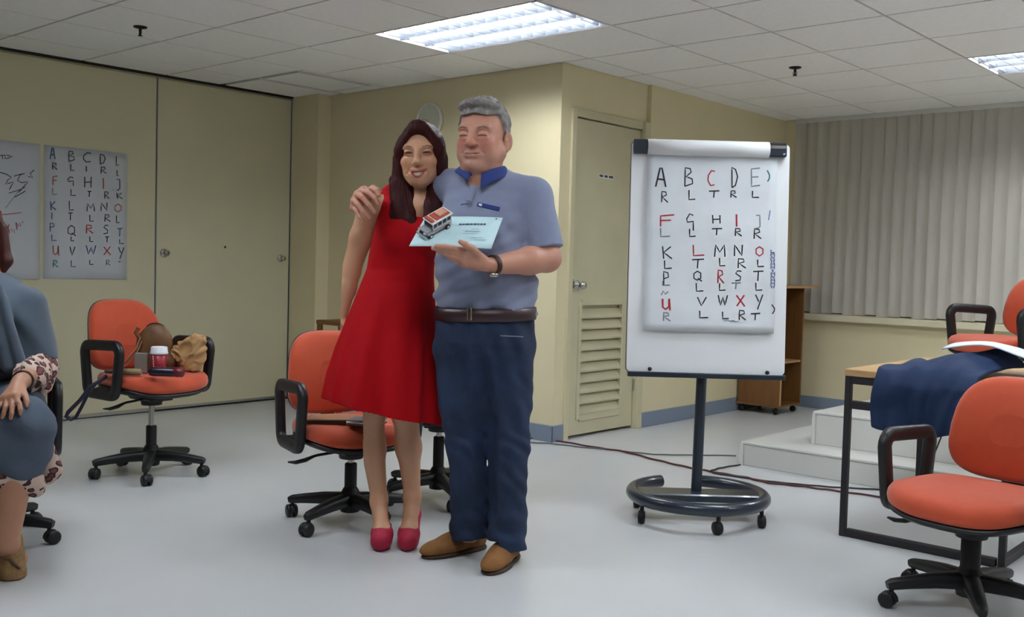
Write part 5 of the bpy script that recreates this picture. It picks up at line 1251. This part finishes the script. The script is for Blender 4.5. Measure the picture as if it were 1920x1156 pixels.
# wedge shoes
for toe in ((18, 1088), (-78, 1100)):
    t_ = SF.local(onz(*toe)); A_ = AL if toe[0] > 0 else AR; g = Fig(); hl_ = np.array([A_[0]+.0, A_[1]+.035, 0])
    tp = np.array([t_[0]-.005, t_[1]+.03, 0])
    g.cap(hl_+np.array([0, 0, .06]), tp+np.array([0, 0, .032]), .046, .040, .02); g.cap(hl_+np.array([0, 0, .12]), (hl_+tp)/2+np.array([0, 0, .075]), .046, .044, .02); g.cap(hl_+np.array([0, 0, .012]), tp+np.array([0, 0, .012]), .044, .044, .015)
    g.half((0, 0, .001), (0, 0, -1), lo=(-1, -1, -.1), hi=(1, 1, .1), k=.001)
    o = fobj('wedge_shoe', g, .005, M('tan_woven_straw', (150, 118, 78), .85, var=.25, scale=60., bump=.6, bscale=130), sit)
    q_ = (hl_+tp)/2+np.array([0, -.03, .062]); MB().tube([q_+np.array([-.045, 0, -.022]), q_+np.array([-.02, -.012, .012]), q_+np.array([.02, -.012, .012]), q_+np.array([.045, 0, -.022])], .012, 8, flat=(1.2, .35)).build('shoe_strap', M('brown_strap', (96, 70, 48), .6), o)
# ================================================================ things on the chair by the partition
Q1 = Frame((-4.70, 2.567)); S1 = .525
def at1(px, py, z=S1):
    p = onz(px, py, z); return p
m_leather = M('brown_leather', (112, 76, 44), .5, var=.2, scale=14., bump=.15, bscale=150)
def local_thing(name, label, cat, base, rz=YAW, group=None): return thing(name, label, cat, base, rz, group)
b0 = at1(281, 696); bag = local_thing('handbag', 'arched brown leather handbag upright on the chair seat behind the red cup', 'handbag', tuple(b0+AWAY*.075))
g = Fig(); g.ell((0, 0, .13), (.088, .045, .105), .02); g.cap((-.055, 0, .045), (.06, 0, .045), .045, .045, .03); g.cap((-.055, 0, .08), (-.05, 0, .15), .045, .035, .03); g.half((0, 0, .001), (0, 0, -1), lo=(-.2, -.2, -.1), hi=(.2, .2, .1), k=.002)
fobj('bag_body', g, .004, m_leather, bag)
g = Fig(); g.ell((-.005, .012, .205), (.052, .030, .036), .01); g.ell((0, 0, .13), (.090, .040, .102), .004, op='s'); fobj('bag_lining', g, .004, m_black, bag)
MB().tube([(-.07, -.03, .16), (-.088, -.035, .19), (-.075, -.03, .215)], .010, 8).build('side_ring', m_leather, bag)
g = MB().tube([(-.06, -.045, .17), (-.075, -.06, .11), (-.12, -.07, .05), (-.17, -.07, .012)], .005, 6).tube([(-.05, -.05, .15), (-.07, -.07, .09), (-.11, -.085, .03), (-.15, -.09, .008)], .004, 6); g.build('shoulder_strap', M('tan_strap', (150, 112, 84), .5), bag)
# dark strap hanging down behind the chair
pts = [at1(205, 706)+np.array([0, 0, .012])]
fr = Frame((pts[0][0], pts[0][1], 0)); wp = lambda px, py, v: fr.b+RIGHT*fr(px, py, v)[0]+AWAY*v+np.array([0, 0, fr(px, py, v)[2]])
loop = [wp(200, 704, .0), wp(184, 716, -.05), wp(170, 724, -.07), wp(150, 750, -.07), wp(128, 772, -.07), wp(124, 780, -.068), wp(133, 786, -.06), wp(142, 782, -.05), wp(152, 764, -.045), wp(166, 736, -.04), wp(180, 718, -.03), wp(200, 706, .02)]
MB().tube(loop, .010, 8, flat=(.35, 1.), up=(0, 0, 1)).build('x', m_black)
st_ = bpy.data.objects['x']; st_.name = 'bag_strap'; st_.data.name = 'bag_strap'; st_.data.materials[0] = M('navy_webbing', (28, 30, 50), .6); tag(st_, 'dark navy webbing strap looping down below the chair armrest', 'strap')
# carton
c0 = at1(266, 698); cx_ = MB().box(-.032, .032, -.018, .018, 0, .098, .003); o = cx_.build('carton', M('silver_grey_card', (150, 146, 140), .35, metal=.3)); o.location = (c0[0], c0[1], S1); o.rotation_euler = (0, 0, YAW); tag(o, 'small silver-grey carton standing against the brown handbag', 'carton')
# paper cup
c0 = at1(298, 699); cup = local_thing('paper_cup', 'red takeaway coffee cup with white lid on the chair seat', 'cup', tuple(c0))
MB().lathe([(.028, 0), (.030, .003), (.040, .098), (.001, .099)], 28).build('cup_body', M('cup_red', (150, 20, 38), .45), cup)
MB().lathe([(.0425, .096), (.0435, .100), (.0425, .106), (.041, .108), (.0395, .128), (.036, .132), (.034, .127), (.001, .126)], 28).build('lid', M('lid_white', (228, 230, 236), .4), cup)
for k in range(6):
    z = .022+k*.012; r = .0292+.0102*z/.098+.0006; a = -2.05+.02*(k % 2); MB().box(r*math.cos(a)-.0035, r*math.cos(a)+.0035, r*math.sin(a)-.001, r*math.sin(a)+.001, z, z+.008, .001).build('white_mark', M('lid_white', (0, 0, 0)), cup)
# crumpled paper bag
p0 = at1(346, 694); pbg = Fig()
pbg.ell((0, 0, .075), (.075, .05, .085), .02); pbg.cap((.02, 0, .02), (.06, 0, .15), .045, .03, .03); pbg.cap((-.075, -.02, .10), (.03, 0, .165), .02, .03, .03)
pbg.ell((-.01, -.045, .115), (.035, .03, .04), .008, roty(.7), op='s')
def crum(x, y, z): w = 1.3*np.sin(x*31+z*17)+1.1*np.sin(z*41-y*23+1); return .010*np.abs(np.sin(x*33+z*21+w))-.008*np.abs(np.sin(z*29-x*19+y*37+1.7*w))+.004*np.abs(np.sin(x*47+y*60-z*52+2*w))
pbg.p = [((lambda f: (lambda x, y, z: f(x, y, z)+crum(x, y, z)))(p[0]) if p[4] == 'u' else p[0],)+p[1:] for p in pbg.p]
pbg.half((0, 0, .001), (0, 0, -1), lo=(-.3, -.3, -.1), hi=(.3, .3, .1), k=.002)
lo, hi = pbg.bounds(.01); o = netobj('paper_bag', [pbg.box(lo, hi, .0042)], M('kraft_paper', (176, 138, 92), .75, var=.1, scale=20.), None, None, 0); o.location = tuple(p0+RIGHT*.025); o.rotation_euler = (0, 0, YAW); tag(o, 'crumpled brown paper bag beside the chair armrest', 'paper bag')
# bottle lying
p0 = at1(312, 706); bo = local_thing('bottle', 'dark purple bottle with red end lying on the chair seat', 'bottle', (p0[0], p0[1], S1+.024))
MB().lathe([(.012, -.085), (.021, -.075), (.023, -.06), (.023, .035), (.021, .04)], 20, (0, 0, 0), 'x').build('bottle_body', M('dark_purple_plastic', (38, 22, 44), .3), bo)
MB().lathe([(.021, .04), (.024, .044), (.024, .078), (.018, .084), (.001, .085)], 20, (0, 0, 0), 'x').build('cap', M('dark_red_plastic', (104, 20, 30), .35), bo)
# tissue, folded umbrella
p0 = at1(291, 704); g = Fig(); g.ell((0, 0, .010), (.035, .018, .009), .01); g.ell((-.02, .004, .016), (.014, .012, .010), .01); g.p = [((lambda f: (lambda x, y, z: f(x, y, z)+.003*np.sin(x*160)*np.sin(y*170+z*90)))(p[0]),)+p[1:] for p in g.p]
o = fobj('tissue', g, .003, M('pink_tissue', (224, 178, 164), .8)); o.location = tuple(p0); o.rotation_euler = (0, 0, YAW); tag(o, 'crumpled pale pink tissue at the front of the chair seat', 'tissue')
p0 = at1(220, 705); um = local_thing('folded_umbrella', 'rolled beige umbrella lying under the chair armrest', 'umbrella', tuple(p0+RIGHT*.03+AWAY*.05+np.array([0, 0, .017])))
MB().lathe([(.010, -.07), (.014, -.05), (.016, .02), (.016, .06), (.012, .065)], 16, (0, 0, 0), 'x').build('rolled_canopy', M('beige_cloth', (150, 132, 96), .8, bump=.3, bscale=80), um)
MB().lathe([(.008, -.11), (.011, -.105), (.011, -.075), (.008, -.07)], 14, (0, 0, 0), 'x').build('handle', M('brown_handle', (80, 52, 34), .5), um)
# ================================================================ booklets on the chair behind the woman
S2 = .445
def book(px, py, w, d, z, h, rz, m, label, strip=None):
    p = onz(px, py, z); t = thing('booklet', label, 'booklet', (p[0], p[1], z), rz, 'booklets on the orange seat')
    MB().box(-w/2, w/2, -d/2, d/2, h*.25, h*.85, .001).build('pages', M('page_white', (214, 208, 196), .8), t)
    MB().box(-w/2-.003, w/2+.003, -d/2-.003, d/2+.003, h*.85, h, .0008).box(-w/2-.003, w/2+.003, -d/2-.003, d/2+.003, 0, h*.25, .0008).build('cover', m, t)
    if strip: MB().tube([(-w/2, -d/2-.006, h*.6), (w/2, -d/2-.006, h*.6)], .005, 8).build('pen', strip, t)
book(620, 788, .19, .14, S2+.001, .016, YAW+.12, M('tan_cover', (150, 104, 70), .6), 'tan booklet lying on the orange chair seat', m_plast)
book(688, 794, .13, .11, S2+.001, .020, YAW-.2, M('grey_cover', (96, 92, 92), .6), 'grey booklet lying on the orange chair seat', m_chrome)
# wooden pedestal by the clock wall
p = ony(614, 600, 4.52)
wpd = thing('wooden_stand', 'brown wooden stand against the clock wall behind the orange chair', 'stand', (p[0]+.06, 4.62, 0))
zt = p[2]
MB().box(-.14, .14, -.14, .14, zt-.03, zt, .003).build('stand_top', m_wood, wpd)
for x in (-.12, .12):
    for y in (-.12, .12): MB().box(x-.016, x+.016, y-.016, y+.016, 0, zt-.03, .002).build('leg', m_wood, wpd)
MB().box(-.10, .10, -.012, .012, .18, .21, .002).build('stretcher', m_wood, wpd)
# ================================================================ cables on the floor
def cable(name, pix, r, mat, label, wob=.006):
    P = [onz(*q, r) for q in pix]; out = []
    for a, b in zip(P[:-1], P[1:]):
        n = 8
        for k in range(n):
            t = k/n; q = a+(b-a)*t; d = b-a; s = np.array([-d[1], d[0], 0])/(np.linalg.norm(d)+1e-9)
            q = q+s*wob*math.sin((len(out))*1.1)+np.array([0, 0, .0015]); out.append(q)
    out.append(P[-1]); o = MB().tube(out, r, 6).build(name, mat); tag(o, label, 'cable'); return o
cable('floor_cable', [(960, 815), (990, 820), (1050, 827), (1120, 839), (1170, 846), (1230, 862), (1290, 876), (1340, 885), (1400, 895), (1440, 905), (1500, 911), (1560, 919), (1655, 932), (1760, 950)], .0055, M('dark_red_cable', (84, 30, 34), .5), 'dark red cable running along the floor past the flip chart base')
cable('floor_cable', [(985, 829), (1030, 831), (1090, 838), (1150, 843), (1180, 847), (1230, 852), (1300, 853), (1380, 854)], .004, M('grey_cable', (86, 88, 92), .5), 'thin grey cable running from the wall to the platform corner', .003)
cable('floor_cable', [(1388, 871), (1350, 877), (1334, 882), (1338, 887), (1380, 893), (1440, 902), (1500, 908), (1560, 913), (1640, 917), (1720, 924)], .0045, M('black_cable', (34, 32, 36), .5), 'black cable curling from the platform corner towards the table', .003)
wr_ = [(-1.50, 4.75, .578), (-1.53, 4.72, .42), (-1.58, 4.70, .25), (-1.60, 4.72, .10), (-1.56, 4.78, .012), (-1.45, 4.85, .008)]
o = MB().tube(wr_, .0035, 6).build('hanging_cable', M('black_cable', (0, 0, 0))); tag(o, 'thin black cable hanging from the shelf under the table', 'cable')
